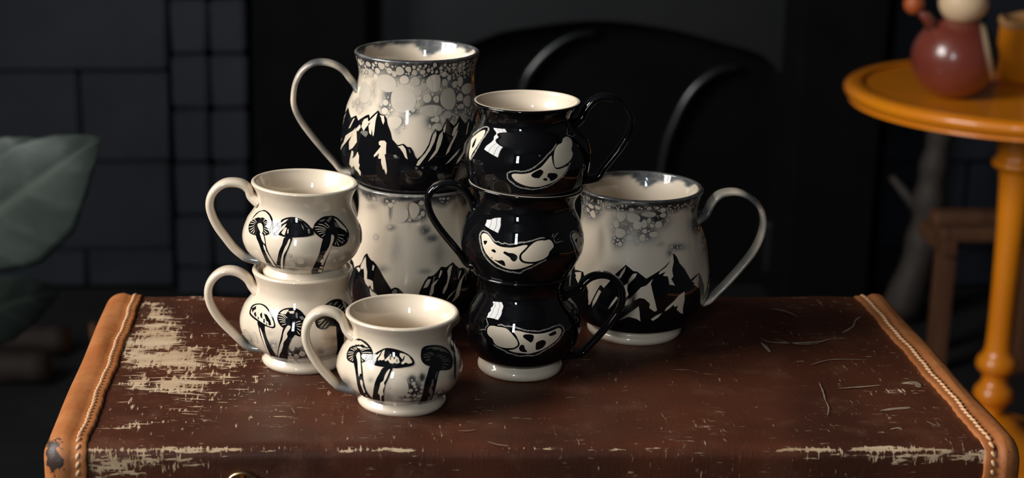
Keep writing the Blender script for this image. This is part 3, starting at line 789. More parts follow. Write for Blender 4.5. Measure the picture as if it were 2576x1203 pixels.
m_low = Mug('mountain_mug', 'tall mountain mug under another mountain mug, behind the small cream mug', (0.0427, 1.278), 0.0455, 0.1095, PROF_BIG, (0.76, 0.74), None, -1,
            ([(.98, .78), (1.10, .88), (1.3, .98), (1.5, .98), (1.68, .88), (1.72, .72), (1.6, .52), (1.35, .32), (1.12, .2)], math.pi*0.985), 'mountain', 0.0, 0.003, low_wash, 0.7, None, 0, 0.0038, (0.0145, 0.0044), 0.27)
m_top = Mug('mountain_mug', 'tall mountain mug with dense bubble glaze, stacked on another mountain mug', (0.0428, 1.278), 0.0455, 0.1095, PROF_BIG, (0.76, 0.74), H_TOP, -1, None,
            'mountain', 0.0, 0.0065, top_wash, 0.95, None, 0.0968, 0.0038, (0.0145, 0.0044), 0.27)
m_right = Mug('mountain_mug', 'tall mountain mug standing alone on the suitcase beside the black mug stack', (0.2049, 1.2563), 0.0453, 0.111, PROF_BIG, (0.76, 0.74), H_RIGHT, 1, None,
              'mountain', 0.0, 0.0055, right_wash, 0.95, None, 0, 0.0038, (0.0145, 0.0044), 0.27)
def wash_region(m):
    def f(V): return m.wash_at(V, np.zeros(len(V)))
    return f
top_seeds = ellc(860, 130, 5.728, [(835, 280, 65, 60), (640, 455, 150, 130), (570, 205, 45, 50), (685, 275, 40, 45), (515, 275, 35, 42), (650, 185, 28, 30), (755, 320, 35, 45), (900, 405, 68, 62), (1055, 430, 72, 72), (960, 255, 42, 40), (1045, 305, 40, 42), (1165, 295, 40, 35),
    (1325, 450, 105, 125), (1180, 510, 52, 58), (1095, 570, 62, 68), (880, 690, 190, 195), (1230, 670, 60, 66), (1535, 680, 108, 160), (1480, 445, 40, 50), (1475, 325, 38, 42), (1625, 470, 40, 48), (1360, 685, 45, 50), (1110, 675, 36, 32), (630, 735, 40, 42), (620, 855, 48, 50), (955, 900, 36, 30),
    (1025, 840, 32, 32), (1290, 850, 165, 85), (1700, 660, 45, 60), (1805, 710, 52, 80), (1810, 530, 66, 80), (1520, 910, 58, 52), (1365, 975, 42, 48), (1455, 970, 38, 56), (1310, 985, 28, 28), (1370, 1090, 75, 55), (755, 1020, 105, 95), (380, 180, 35, 35), (260, 150, 22, 40), (415, 300, 36, 55), (490, 360, 32, 42),
    (230, 720, 28, 46), (400, 740, 28, 38), (255, 850, 32, 55), (1340, 195, 28, 32), (1100, 255, 20, 22), (1040, 225, 24, 28), (1365, 290, 20, 24), (1545, 375, 28, 40), (1705, 430, 38, 75), (1715, 790, 48, 38), (330, 590, 90, 160), (250, 420, 40, 90)])
m_top.bubbles(top_seeds, 11000, 0.00045, 0.0020, wash_region(m_top), zlo=0.42, zhi=0.975)
right_seeds = ellc(1450, 420, 5.469, [(760, 590, 40, 28), (615, 680, 60, 75), (780, 700, 95, 66), (840, 800, 60, 62), (930, 785, 45, 58), (1130, 795, 48, 50), (1000, 655, 105, 36), (1000, 740, 28, 38), (940, 885, 35, 33), (910, 975, 40, 52), (1060, 930, 58, 40), (600, 910, 70, 70), (735, 980, 48, 42), (830, 1040, 42, 50),
    (550, 785, 38, 55), (1040, 810, 28, 28), (1190, 665, 40, 33), (1190, 595, 38, 33), (1000, 570, 32, 20), (1110, 565, 30, 20), (230, 650, 35, 55), (600, 1060, 26, 32), (200, 540, 40, 30), (290, 560, 36, 28), (160, 590, 22, 30)])
m_right.bubbles(right_seeds, 5000, 0.0004, 0.0014, wash_region(m_right), zlo=0.5, zhi=0.97)
low_seeds = ellc(880, 450, 3.644, [(462, 310, 74, 95), (588, 285, 46, 76), (375, 240, 26, 22), (342, 205, 14, 12), (400, 205, 14, 12), (655, 222, 24, 22), (668, 320, 20, 26), (640, 350, 16, 16), (550, 380, 14, 12), (225, 185, 18, 20), (238, 535, 18, 22), (365, 440, 18, 14), (860, 182, 14, 9), (830, 182, 12, 9), (900, 180, 14, 9)])
m_low.bubbles(low_seeds, 1800, 0.00035, 0.0007, wash_region(m_low), zlo=0.5, zhi=0.96)

G1 = lambda fn, L, mk='cream', lv=4: [(mk, lv, fn(p)) for p in L]
top_ridge = [('ink', 3, cD([(70, 560), (90, 520), (130, 440), (180, 330), (250, 240), (300, 200), (380, 195), (440, 120), (525, 45), (560, 100), (610, 110), (645, 160), (665, 260), (700, 350), (725, 460), (800, 545), (890, 525), (940, 570), (990, 575), (1025, 630), (1055, 710), (1085, 745), (1150, 690), (1200, 620), (1250, 530), (1290, 400), (1340, 305), (1390, 345), (1430, 330), (1470, 240), (1515, 170), (1560, 220), (1610, 265), (1650, 220), (1690, 120), (1730, 180), (1775, 235), (1830, 160), (1870, 215), (1905, 130), (1935, 40), (1960, 120), (1985, 300), (1985, 960), (1800, 1010), (1100, 1040), (500, 1020), (160, 960), (95, 830), (70, 700)]))]
top_ridge += G1(cD, [[(300, 207), (400, 198), (520, 78), (490, 200), (475, 330), (465, 400), (450, 420), (440, 310), (425, 400), (400, 370), (390, 270), (420, 210), (360, 260), (330, 285), (305, 250)],
    [(270, 245), (280, 290), (240, 345), (218, 335), (225, 500), (160, 590), (112, 615), (110, 500), (180, 345)], [(550, 115), (610, 122), (620, 200), (600, 250), (580, 200), (570, 150)],
    [(535, 500), (560, 480), (620, 480), (645, 510), (640, 600), (640, 670), (620, 680), (640, 800), (655, 920), (640, 970), (610, 880), (600, 900), (570, 800), (570, 740), (530, 740), (540, 660), (470, 720), (465, 690), (570, 560), (540, 540)],
    [(805, 565), (880, 545), (920, 600), (940, 700), (950, 750), (915, 725), (880, 650), (840, 590)],
    [(150, 620), (175, 640), (170, 700), (150, 740), (200, 710), (235, 640), (255, 700), (250, 800), (265, 830), (250, 880), (280, 930), (275, 990), (240, 930), (200, 890), (180, 840), (150, 870), (115, 820), (120, 760)],
    [(1310, 400), (1350, 350), (1360, 400), (1330, 500), (1270, 620), (1200, 720), (1110, 840), (1070, 835), (1100, 770), (1200, 660), (1260, 560)]])
top_ridge += G1(cD, [[(960, 590), (985, 620), (990, 665), (975, 650)], [(270, 360), (310, 330), (380, 350), (380, 390), (350, 430), (310, 400)], [(1055, 860), (1090, 860), (1090, 890), (1060, 890)], [(1150, 855), (1180, 860), (1170, 885), (1150, 880)], [(740, 690), (780, 680), (800, 715), (765, 730)]], 'grey')
top_ridge += G1(cD, [[(1460, 295), (1500, 235), (1480, 370), (1455, 350)], [(1680, 215), (1660, 300), (1600, 420), (1580, 400), (1610, 300), (1640, 270)], [(1810, 225), (1828, 205), (1800, 370), (1780, 400)], [(1450, 340), (1450, 430), (1420, 540), (1370, 650), (1300, 730), (1240, 780), (1290, 700), (1350, 610), (1365, 520), (1400, 400)],
    [(1670, 320), (1640, 420), (1580, 540), (1540, 640), (1490, 690), (1520, 600), (1580, 480), (1640, 350)], [(1870, 320), (1840, 480), (1780, 620), (1700, 760), (1640, 820), (1660, 760), (1740, 640), (1760, 520), (1840, 400)],
    [(1700, 590), (1650, 680), (1540, 790), (1490, 820), (1560, 740), (1640, 650)], [(1920, 150), (1940, 90), (1960, 180), (1950, 300), (1920, 260)]], 'cream')
low_l = [('ink', 3, cE([(110, 320), (200, 290), (245, 220), (290, 105), (340, 55), (370, 120), (420, 190), (470, 215), (530, 290), (590, 390), (660, 520), (740, 650), (810, 760), (890, 725), (950, 740), (1030, 810), (1085, 880), (1160, 1050), (1160, 1240), (330, 1240), (140, 1000), (70, 760), (70, 480)]))]
low_l += G1(cE, [[(320, 120), (325, 180), (330, 300), (350, 420), (345, 560), (420, 580), (460, 610), (470, 760), (440, 770), (410, 680), (370, 715), (320, 650), (290, 560), (290, 450), (280, 360), (240, 370), (215, 340), (235, 270), (280, 190)], [(140, 350), (180, 325), (220, 370), (190, 430)],
    [(460, 280), (490, 310), (470, 400), (445, 380)], [(400, 740), (440, 800), (540, 870), (545, 920), (440, 920), (410, 860)]])
low_l += G1(cE, [[(840, 800), (880, 760), (930, 780), (930, 870), (880, 870), (830, 840)]], 'grey')
low_r = [('ink', 3, cE([(1340, 885), (1400, 740), (1470, 600), (1540, 510), (1640, 490), (1720, 410), (1790, 320), (1890, 330), (1940, 290), (2020, 230), (2070, 290), (2150, 350), (2200, 340), (2260, 360), (2350, 500), (2400, 800), (2380, 1240), (1160, 1240), (1200, 1100)]))]
low_r += G1(cE, [[(1530, 570), (1590, 565), (1560, 650), (1520, 720), (1440, 745), (1480, 650)], [(1780, 390), (1810, 400), (1790, 480), (1750, 550), (1740, 520)], [(1740, 560), (1690, 640), (1650, 700), (1640, 820), (1590, 900), (1555, 870), (1580, 780), (1610, 660), (1680, 600)],
    [(2010, 285), (1980, 400), (1970, 480), (1940, 600), (1900, 740), (1840, 850), (1815, 840), (1840, 740), (1900, 640), (1920, 520), (1910, 400), (1950, 320)]], 'cream')
low_r += G1(cE, [[(2160, 390), (2180, 400), (2150, 500), (2120, 580), (2130, 480)], [(2270, 420), (2200, 580), (2170, 720), (2140, 880), (2060, 970), (1990, 1020), (2060, 900), (2100, 740), (2150, 600)], [(2080, 760), (2000, 860), (1930, 940), (1890, 980), (1940, 890)]], 'cream')
right_r = [('ink', 3, cF([(-30, 860), (20, 800), (100, 640), (150, 560), (190, 600), (260, 520), (330, 430), (455, 318), (545, 395), (590, 400), (640, 440), (700, 487), (780, 440), (860, 390), (930, 335), (985, 272), (990, 280), (1000, 220), (1030, 180), (1065, 220), (1100, 300), (1160, 370), (1200, 440), (1232, 500), (1280, 460), (1335, 415), (1365, 480), (1395, 580), (1390, 700), (1330, 900), (1200, 990), (800, 1040), (300, 1020), (0, 980)]))]
right_r += G1(cF, [[(420, 580), (480, 540), (470, 620), (490, 680), (460, 715), (440, 690)], [(780, 490), (755, 550), (775, 640), (800, 740), (830, 870), (800, 885), (735, 840), (745, 790), (680, 730), (620, 720), (560, 750), (540, 720), (520, 790), (440, 815), (450, 770), (540, 690), (640, 590), (700, 570), (740, 530)],
    [(1000, 205), (1022, 200), (1030, 280), (1010, 380), (1025, 460), (1000, 490), (1045, 570), (980, 560), (960, 460), (900, 450), (935, 400), (850, 440), (860, 405), (940, 345), (980, 285)],
    [(1160, 640), (1160, 740), (1140, 840), (1140, 910), (1110, 900), (1065, 860), (1080, 810), (1040, 830), (1030, 800), (960, 860), (920, 880), (940, 840), (1030, 760), (1090, 690)],
    [(610, 820), (620, 900), (630, 1000), (580, 970), (490, 945), (370, 990), (480, 910), (540, 870)]])
right_r += G1(cF, [[(455, 340), (440, 400), (390, 480), (360, 490), (400, 410)], [(590, 420), (570, 470), (510, 530), (480, 560), (490, 500), (540, 430)], [(890, 900), (850, 950), (780, 995), (755, 975), (820, 930)], [(1325, 435), (1330, 500), (1320, 560), (1335, 600), (1270, 560), (1280, 540), (1250, 520)], [(130, 620), (160, 640), (100, 760), (50, 830), (60, 760)], [(340, 700), (360, 720), (300, 800), (240, 860), (280, 780)]], 'cream')
for m, L in ((m_top, top_ridge), (m_right, right_r)):
    for dt in (0.0, 2.15, -2.15): m.decal('mountain_range', L, dt)
for dt in (0.0, 2.1, -2.1): m_low.decal('mountain_range', low_l, dt); m_low.decal('mountain_range', low_r, dt)

# --- black slug mugs
b_low = Mug('slug_mug', 'black slug mug at the bottom of the black stack, cream foot on the suitcase', (0.1134, 1.1776), 0.0338, 0.0712, PROF_BLACK, (0.87, 0.80), H_BLOW, 1, None, 'black', 0.0, 0.003, (), 0, None, 0, 0.0036, (0.0095, 0.0046), rim_black=True)
b_mid = Mug('slug_mug', 'black slug mug in the middle of the stack of three black mugs', (0.1140, 1.1776), 0.0392, 0.0690, PROF_MID, (0.755, 0.72), H_BMID, -1, None, 'black', 0.05, 0.003, (), 0, None, 0.0640, 0.0028, (0.0105, 0.0050))
b_top = Mug('slug_mug', 'black slug mug with cream inside on top of the black stack', (0.1136, 1.1776), 0.0363, 0.0668, PROF_BTOP, (0.80, 0.78), H_BTOP, 1, None, 'black', 0.0, 0.003, (), 0, None, 0.1232, 0.0034, (0.0105, 0.0050))
def slug(m, fn, body, mantle, spots, frills, horns, sc, dt=0.0):
    L = [('cream', 1, fn(smooth(body)))]
    if mantle: L.append(('cream', 1, fn(smooth(mantle))))
    L += [('black', 2, fn(smooth(p, 3))) for p in spots]
    for i, fr in enumerate(frills): L.append(('frill', 1, stroke(fn(fr), 2.6, 2.6, 0.75, 9, i)))
    for h in horns: L.append(('frill', 1, stroke(fn(h), 2.4, 1.8)))
    return m.decal('slug_drawing', L, dt, 4.5)
top_args = (cG, [(830, 940), (850, 905), (920, 900), (1010, 905), (1130, 890), (1230, 850), (1340, 790), (1420, 710), (1530, 580), (1545, 640), (1570, 740), (1620, 815), (1700, 810), (1770, 780), (1830, 765), (1790, 850), (1700, 960), (1580, 1040), (1440, 1100), (1280, 1135), (1130, 1125), (1000, 1085), (890, 1020)],
    [(1800, 240), (1860, 260), (1900, 320), (1905, 400), (1890, 470), (1915, 540), (1890, 630), (1830, 700), (1740, 760), (1650, 790), (1600, 770), (1580, 680), (1580, 570), (1600, 470), (1650, 390), (1720, 350), (1740, 280)],
    [[(1180, 910), (1310, 830), (1360, 830), (1390, 880), (1320, 970), (1290, 975), (1210, 965)], [(1465, 930), (1490, 890), (1620, 895), (1640, 960), (1530, 1030), (1500, 980), (1470, 965)], [(1385, 990), (1430, 975), (1465, 995), (1440, 1025), (1400, 1015)]],
    [[(1625, 370), (1560, 470), (1470, 560), (1380, 660), (1280, 750), (1150, 830), (1020, 860), (900, 850), (820, 860), (760, 890), (750, 930), (770, 1000), (850, 1070), (960, 1140), (1080, 1160), (1200, 1180), (1330, 1160), (1480, 1120), (1620, 1040), (1720, 960), (1800, 870), (1840, 770), (1870, 700)]],
    [[(1810, 70), (1820, 120), (1815, 200), (1860, 215), (1910, 240), (1950, 210), (1985, 185)], [(1850, 155), (1870, 165)], [(1310, 570), (1340, 590)]], 7.077)
slug(b_top, *top_args); slug(b_top, *top_args, dt=-3.3)
slug(b_top, cG, [(345, 120), (360, 150), (340, 210), (270, 320), (200, 430), (130, 540), (90, 640), (75, 600), (78, 500), (100, 390), (115, 290), (180, 220), (270, 150)], None, [[(200, 265), (185, 340), (160, 410), (130, 440), (140, 370)]],
     [[(90, 660), (150, 570), (230, 430), (310, 290), (380, 190), (420, 110), (400, 70), (340, 70), (260, 110), (180, 170), (140, 215)]], [], 7.077)
mid_args = (cH, [(190, 230), (200, 180), (240, 150), (300, 160), (360, 210), (420, 300), (500, 390), (620, 450), (760, 470), (900, 470), (1040, 440), (1150, 415), (1220, 430), (1130, 530), (1060, 600), (1030, 680), (1050, 760), (1120, 810), (1220, 830), (1340, 835), (1240, 880), (1100, 930), (960, 955), (830, 955), (680, 910), (520, 820), (400, 720), (290, 590), (220, 430)],
    [(1080, 680), (1100, 620), (1180, 540), (1280, 430), (1400, 340), (1530, 310), (1600, 315), (1700, 295), (1760, 340), (1800, 420), (1780, 480), (1710, 560), (1680, 640), (1600, 710), (1480, 760), (1350, 790), (1200, 785), (1110, 750)],
    [[(240, 325), (320, 325), (270, 410)], [(410, 535), (440, 510), (480, 512), (515, 565), (475, 580)], [(680, 590), (710, 555), (800, 590), (900, 600), (980, 650), (980, 720), (930, 775), (870, 760), (820, 690), (760, 650)], [(465, 738), (560, 760), (650, 750), (700, 790), (715, 880), (620, 840), (540, 790)], [(400, 680), (440, 695), (425, 710)]],
    [[(1600, 255), (1500, 260), (1400, 290), (1300, 320), (1180, 350), (1050, 360), (920, 390), (800, 400), (720, 370), (640, 385), (570, 340), (500, 340), (420, 250), (350, 150), (300, 120), (230, 95), (180, 130), (150, 210), (155, 330), (185, 450), (230, 600), (310, 720), (430, 840), (520, 910), (640, 960), (760, 1000), (900, 1020), (1050, 1040), (1120, 990), (1230, 940), (1320, 910), (1420, 850), (1520, 800), (1640, 740)]],
    [[(1760, 240), (1780, 200), (1800, 160)], [(1790, 260), (1840, 210), (1900, 130)], [(1800, 270), (1840, 360), (1920, 345), (2010, 320)], [(1890, 280), (1912, 290)]], 8.883)
slug(b_mid, *mid_args); slug(b_mid, *mid_args, dt=1.75); slug(b_mid, *mid_args, dt=-2.6)
low_args = (cI, [(1035, 345), (1120, 330), (1220, 345), (1400, 390), (1600, 415), (1780, 405), (1940, 370), (2080, 320), (2200, 265), (2270, 290), (2285, 360), (2240, 470), (2150, 580), (2000, 700), (1820, 810), (1640, 880), (1460, 925), (1280, 915), (1120, 900), (1000, 870), (930, 835), (1040, 820), (1150, 770), (1210, 690), (1180, 590), (1120, 460)],
    [(370, 330), (380, 270), (430, 215), (520, 205), (640, 230), (760, 245), (870, 280), (960, 360), (1060, 480), (1130, 570), (1160, 650), (1150, 710), (1080, 760), (1000, 780), (850, 780), (700, 750), (600, 700), (540, 630), (500, 540), (420, 470), (375, 400)],
    [[(1300, 500), (1340, 430), (1550, 440), (1560, 560), (1510, 630), (1470, 625)], [(1960, 420), (2120, 340), (2155, 390), (2130, 430), (2010, 470), (1970, 450)], [(1625, 700), (1650, 630), (1800, 570), (1880, 610), (1870, 690), (1790, 780), (1650, 830), (1620, 790)], [(1190, 790), (1240, 700), (1320, 710), (1340, 790), (1400, 880), (1250, 870)]],
    [[(640, 185), (740, 180), (830, 215), (950, 220), (1080, 240), (1180, 270), (1280, 300), (1400, 330), (1560, 340), (1700, 345), (1850, 310), (1980, 270), (2100, 220), (2250, 190), (2340, 260), (2340, 380), (2260, 510), (2150, 640), (2000, 750), (1850, 840), (1700, 930), (1560, 975), (1400, 975), (1200, 985), (1040, 940), (900, 900), (760, 820), (620, 760), (530, 690)]],
    [[(340, 0), (370, 100), (390, 180), (330, 250), (320, 340)], [(330, 310), (280, 300), (230, 300), (170, 325)]], 10.304)
slug(b_low, *low_args); slug(b_low, *low_args, dt=2.6)

# --- cream mushroom mugs
c_low = Mug('mushroom_mug', 'cream mushroom mug standing on the suitcase under another cream mug', (-0.0385, 1.191), 0.0352, 0.0685, PROF_CREAM_LOW, (0.83, 0.76), H_LOW, -1, None, 'cream', 0.0, 0.0048,
            wsh(610, 750, 6.33, [(860, 900, 220, 130, 1.0), (70, 700, 110, 130, .5), (480, 740, 110, 80, .35), (820, 740, 60, 60, .4), (1250, 850, 90, 60, .4), (1500, 650, 90, 60, .3), (1100, 980, 200, 60, .55), (430, 560, 90, 70, .14)]), 0, None, 0, 0.0042, (0.0125, 0.0058))
c_up = Mug('mushroom_mug', 'cream mushroom mug stacked on top of another cream mushroom mug', (-0.0365, 1.191), 0.0369, 0.0660, PROF_CREAM, (0.80, 0.73), H_UP, -1, None, 'cream', 0.03, 0.0042,
           wsh(615, 530, 7.077, [(1000, 980, 380, 120, .32), (1650, 900, 260, 170, .3), (850, 1050, 160, 60, .45), (560, 1010, 110, 40, .7), (1500, 1080, 200, 30, .5), (1180, 640, 220, 140, .15), (1600, 900, 40, 40, .3), (1820, 780, 100, 80, .28), (1480, 280, 320, 260, .1)]), 0, None, 0.0645, 0.0036, (0.0125, 0.0058))
c_front = Mug('mushroom_mug', 'small cream mushroom mug standing alone in front of the mug stacks', (0.0292, 1.1126), 0.0374, 0.0628, PROF_CREAM, (0.785, 0.72), H_FRONT, -1, None, 'cream', 0.0, 0.0034,
              wsh(860, 840, 6.013, [(1080, 860, 160, 140, 1.0), (1060, 690, 60, 60, .9), (1215, 660, 40, 60, .95), (980, 950, 110, 60, .6), (440, 700, 50, 50, .28), (830, 780, 120, 150, .16), (790, 885, 30, 36, .5), (700, 960, 90, 90, .3), (1480, 930, 150, 80, .65), (60, 800, 70, 110, .5), (1680, 640, 60, 90, .3), (1080, 1030, 200, 35, .6)]), 0, None, 0, 0.0036, (0.0125, 0.0058))
c_front.bubbles(ell(cA, [(1085, 755, 30, 28), (1040, 860, 35, 28), (1000, 930, 38, 28), (1105, 800, 25, 22), (1125, 845, 18, 18), (1170, 940, 40, 25), (1100, 930, 22, 22), (1215, 810, 25, 30), (1200, 870, 22, 18), (920, 940, 20, 20), (980, 1000, 70, 24), (1225, 750, 22, 28), (1140, 690, 12, 12), (1060, 700, 10, 12), (700, 790, 42, 48), (1480, 880, 20, 18), (1400, 960, 30, 20), (860, 810, 150, 150), (1110, 985, 22, 14)]), 500, 0.0004, 0.0008, wash_region(c_front), zlo=.12, zhi=.4)
c_low.bubbles(ell(cC, [(860, 930, 42, 38), (870, 700, 95, 85), (790, 780, 46, 66), (770, 955, 60, 33), (980, 1000, 105, 38), (950, 890, 50, 42), (755, 890, 25, 22), (830, 1015, 33, 20), (500, 760, 30, 25), (75, 720, 33, 33), (145, 730, 20, 20), (200, 630, 36, 74), (70, 590, 44, 62), (510, 700, 18, 18), (1400, 880, 90, 80), (540, 810, 22, 22)]), 500, 0.0004, 0.0009, wash_region(c_low), zlo=.12, zhi=.5)
c_up.bubbles(ell(lambda p: p, []) if False else [(*cB([(a, b)])[0], rx/7.077, ry/7.077) for a, b, rx, ry in [(850, 960, 60, 55), (1600, 890, 26, 28), (800, 800, 40, 34), (1000, 900, 70, 60), (1140, 1010, 50, 30), (1750, 840, 40, 40)]], 500, 0.0004, 0.0009, wash_region(c_up), zlo=.12, zhi=.4)

def mushroom(m, fn, cap, stem, hl=(), gl=(), gills=(), shl=(), sgl=(), gw=1.55, gk='cream', ov=(), dt=0.0):
    L = [('ink', 3, fn(smooth(stem, 3))), ('ink', 3, fn(smooth(cap)))]
    L += [('cream', 5, fn(p)) for p in hl] + [('grey', 5, fn(p)) for p in gl]
    for a, b in gills:
        mid = ((a[0]+b[0])/2, (a[1]+b[1])/2 + (a[1]-b[1])*0.12 - abs(a[0]-b[0])*0.05)
        L.append((gk, 5, stroke(fn([a, mid, b]), gw*1.35, gw*0.75)))
    L += [('cream', 4, fn(smooth(p, 3))) for p in shl] + [('grey', 4, fn(smooth(p, 3))) for p in sgl] + [('ink', 6, fn(p)) for p in ov]
    return m.decal('mushroom_drawing', L, dt, 5.0)
# on the front mug
mushroom(c_front, cA, [(265, 70), (320, 90), (380, 130), (430, 190), (460, 250), (470, 310), (440, 365), (400, 395), (340, 425), (295, 440), (200, 445), (165, 440), (110, 415), (80, 375), (80, 300), (105, 240), (140, 180), (190, 120), (225, 80)],
    [(185, 440), (200, 400), (215, 300), (265, 285), (290, 310), (300, 440), (310, 520), (325, 680), (360, 830), (410, 920), (475, 990), (640, 1072), (500, 1060), (400, 1025), (340, 985), (290, 920), (250, 820), (225, 680), (205, 540)],
    hl=[[(230, 90), (262, 105), (290, 100), (330, 125), (390, 178), (410, 208), (370, 195), (330, 165), (300, 160), (285, 175), (262, 158), (240, 172), (225, 160), (205, 180), (165, 185), (130, 215), (150, 175), (190, 122)], [(240, 195), (300, 195), (310, 215), (275, 225), (245, 215)]],
    gills=[((145, 232), (205, 265)), ((103, 285), (192, 285)), ((100, 322), (188, 305)), ((105, 370), (182, 328)), ((132, 402), (178, 350)), ((165, 415), (182, 380)), ((185, 210), (220, 250)), ((218, 200), (232, 245)), ((432, 225), (300, 268)), ((458, 288), (305, 292)), ((432, 330), (315, 312)), ((385, 350), (310, 335)), ((350, 390), (308, 360)), ((328, 420), (305, 385)), ((375, 215), (292, 250)), ((330, 212), (282, 245))],
    shl=[[(225, 330), (250, 285), (280, 300), (290, 440), (300, 600), (282, 600), (265, 650), (250, 560), (245, 440), (235, 380)], [(290, 690), (320, 720), (325, 790), (355, 870), (340, 885), (310, 810), (285, 740)], [(365, 915), (390, 930), (385, 940), (370, 930)]])
mushroom(c_front, cA, [(425, 390), (440, 350), (500, 300), (580, 250), (660, 215), (740, 215), (830, 235), (920, 265), (1000, 310), (1060, 365), (1090, 420), (1085, 465), (1040, 490), (960, 505), (860, 520), (760, 520), (640, 505), (520, 485), (450, 455), (425, 425)],
    [(630, 510), (760, 520), (735, 590), (700, 680), (660, 770), (640, 860), (635, 960), (640, 1072), (560, 1065), (465, 1020), (475, 900), (490, 790), (520, 690), (570, 600)],
    hl=[[(620, 260), (655, 240), (640, 330), (650, 390), (610, 405), (575, 395), (560, 415), (550, 385), (590, 330)], [(520, 330), (600, 270), (560, 340), (500, 390)], [(720, 330), (745, 300), (752, 360), (780, 345), (790, 400), (820, 335), (860, 370), (875, 440), (830, 455), (800, 440), (770, 455), (730, 445), (700, 400), (660, 420), (650, 400), (690, 360)],
        [(880, 290), (940, 300), (1010, 340), (1060, 420), (1055, 445), (1000, 455), (970, 435), (920, 465), (895, 450), (925, 400), (900, 370), (875, 330)], [(440, 410), (475, 400), (475, 445), (445, 430)]],
    ov=[[(730, 330), (740, 330), (742, 400), (728, 390)], [(830, 380), (840, 390), (835, 440), (826, 430)], [(930, 350), (950, 330), (935, 400), (905, 430)]],
    shl=[[(715, 540), (730, 545), (700, 620), (670, 690), (640, 740), (650, 780), (625, 850), (630, 920), (600, 935), (600, 1005), (585, 1000), (575, 920), (550, 890), (575, 800), (590, 740), (630, 710), (650, 640), (680, 580)]])
mushroom(c_front, cA, [(1195, 270), (1210, 220), (1260, 185), (1340, 170), (1450, 172), (1540, 200), (1610, 255), (1650, 320), (1672, 400), (1665, 480), (1640, 530), (1580, 552), (1500, 555), (1440, 560), (1340, 500), (1260, 470), (1210, 420), (1190, 350)],
    [(1330, 490), (1440, 440), (1500, 500), (1465, 580), (1440, 680), (1420, 780), (1395, 880), (1365, 960), (1325, 1055), (1160, 1076), (1200, 970), (1235, 830), (1255, 720), (1290, 610)],
    gl=[[(1260, 235), (1310, 205), (1400, 195), (1480, 205), (1560, 250), (1620, 310), (1580, 290), (1530, 265), (1500, 275), (1460, 240), (1410, 245), (1380, 235), (1340, 215)]],
    gills=[((1230, 310), (1345, 350)), ((1230, 355), (1335, 368)), ((1260, 405), (1335, 392)), ((1285, 285), (1370, 335)), ((1330, 280), (1400, 335)), ((1445, 315), (1432, 360)), ((1480, 312), (1465, 362)), ((1512, 325), (1480, 372)), ((1560, 345), (1490, 385)), ((1610, 385), (1500, 402)), ((1625, 420), (1502, 422)), ((1605, 475), (1512, 452)), ((1565, 522), (1512, 480)), ((1525, 535), (1508, 508))], gk='grey',
    sgl=[[(1440, 570), (1430, 640), (1400, 690), (1420, 600)], [(1365, 690), (1385, 700), (1375, 790), (1350, 800), (1370, 870), (1360, 930), (1320, 1030), (1285, 1020), (1300, 950), (1340, 930), (1310, 870), (1320, 830), (1345, 760)]])
mushroom(c_front, cA, [(1690, 15), (1720, 60), (1735, 150), (1738, 220), (1725, 260), (1700, 285), (1660, 250), (1640, 190), (1645, 100)], [(1690, 270), (1712, 270), (1720, 500), (1700, 700), (1690, 500)], gl=[[(1680, 60), (1700, 80), (1705, 200), (1680, 220)]])
# on the upper mug of the cream stack
mushroom(c_up, cB, [(250, 20), (310, 0), (370, -10), (440, 40), (490, 120), (505, 200), (512, 280), (495, 340), (470, 380), (430, 420), (380, 440), (290, 450), (200, 440), (130, 420), (90, 380), (78, 310), (90, 240), (130, 170), (180, 90)],
    [(195, 280), (240, 220), (340, 230), (345, 400), (370, 500), (385, 620), (430, 750), (500, 880), (575, 985), (490, 975), (415, 945), (365, 850), (310, 720), (260, 580), (215, 470)],
    hl=[[(200, 100), (270, 30), (330, 8), (390, 22), (450, 90), (488, 190), (480, 215), (430, 200), (380, 150), (330, 120), (300, 135), (260, 122), (215, 140), (150, 172), (122, 200), (140, 165)]],
    gills=[((105, 232), (205, 248)), ((85, 300), (192, 268)), ((100, 350), (195, 292)), ((120, 390), (192, 322)), ((160, 412), (196, 352)), ((125, 188), (215, 228)), ((170, 152), (230, 215)), ((490, 240), (360, 238)), ((495, 290), (365, 262)), ((475, 320), (362, 284)), ((460, 362), (352, 312)), ((420, 402), (350, 342)), ((388, 428), (350, 382)), ((395, 145), (345, 200)), ((440, 205), (350, 218))],
    shl=[[(240, 250), (290, 225), (330, 270), (335, 380), (300, 400), (265, 330)], [(280, 400), (340, 430), (370, 560), (360, 590), (315, 520), (300, 470)], [(345, 600), (380, 650), (400, 720), (480, 850), (550, 975), (520, 970), (430, 840), (380, 730), (350, 660)]])
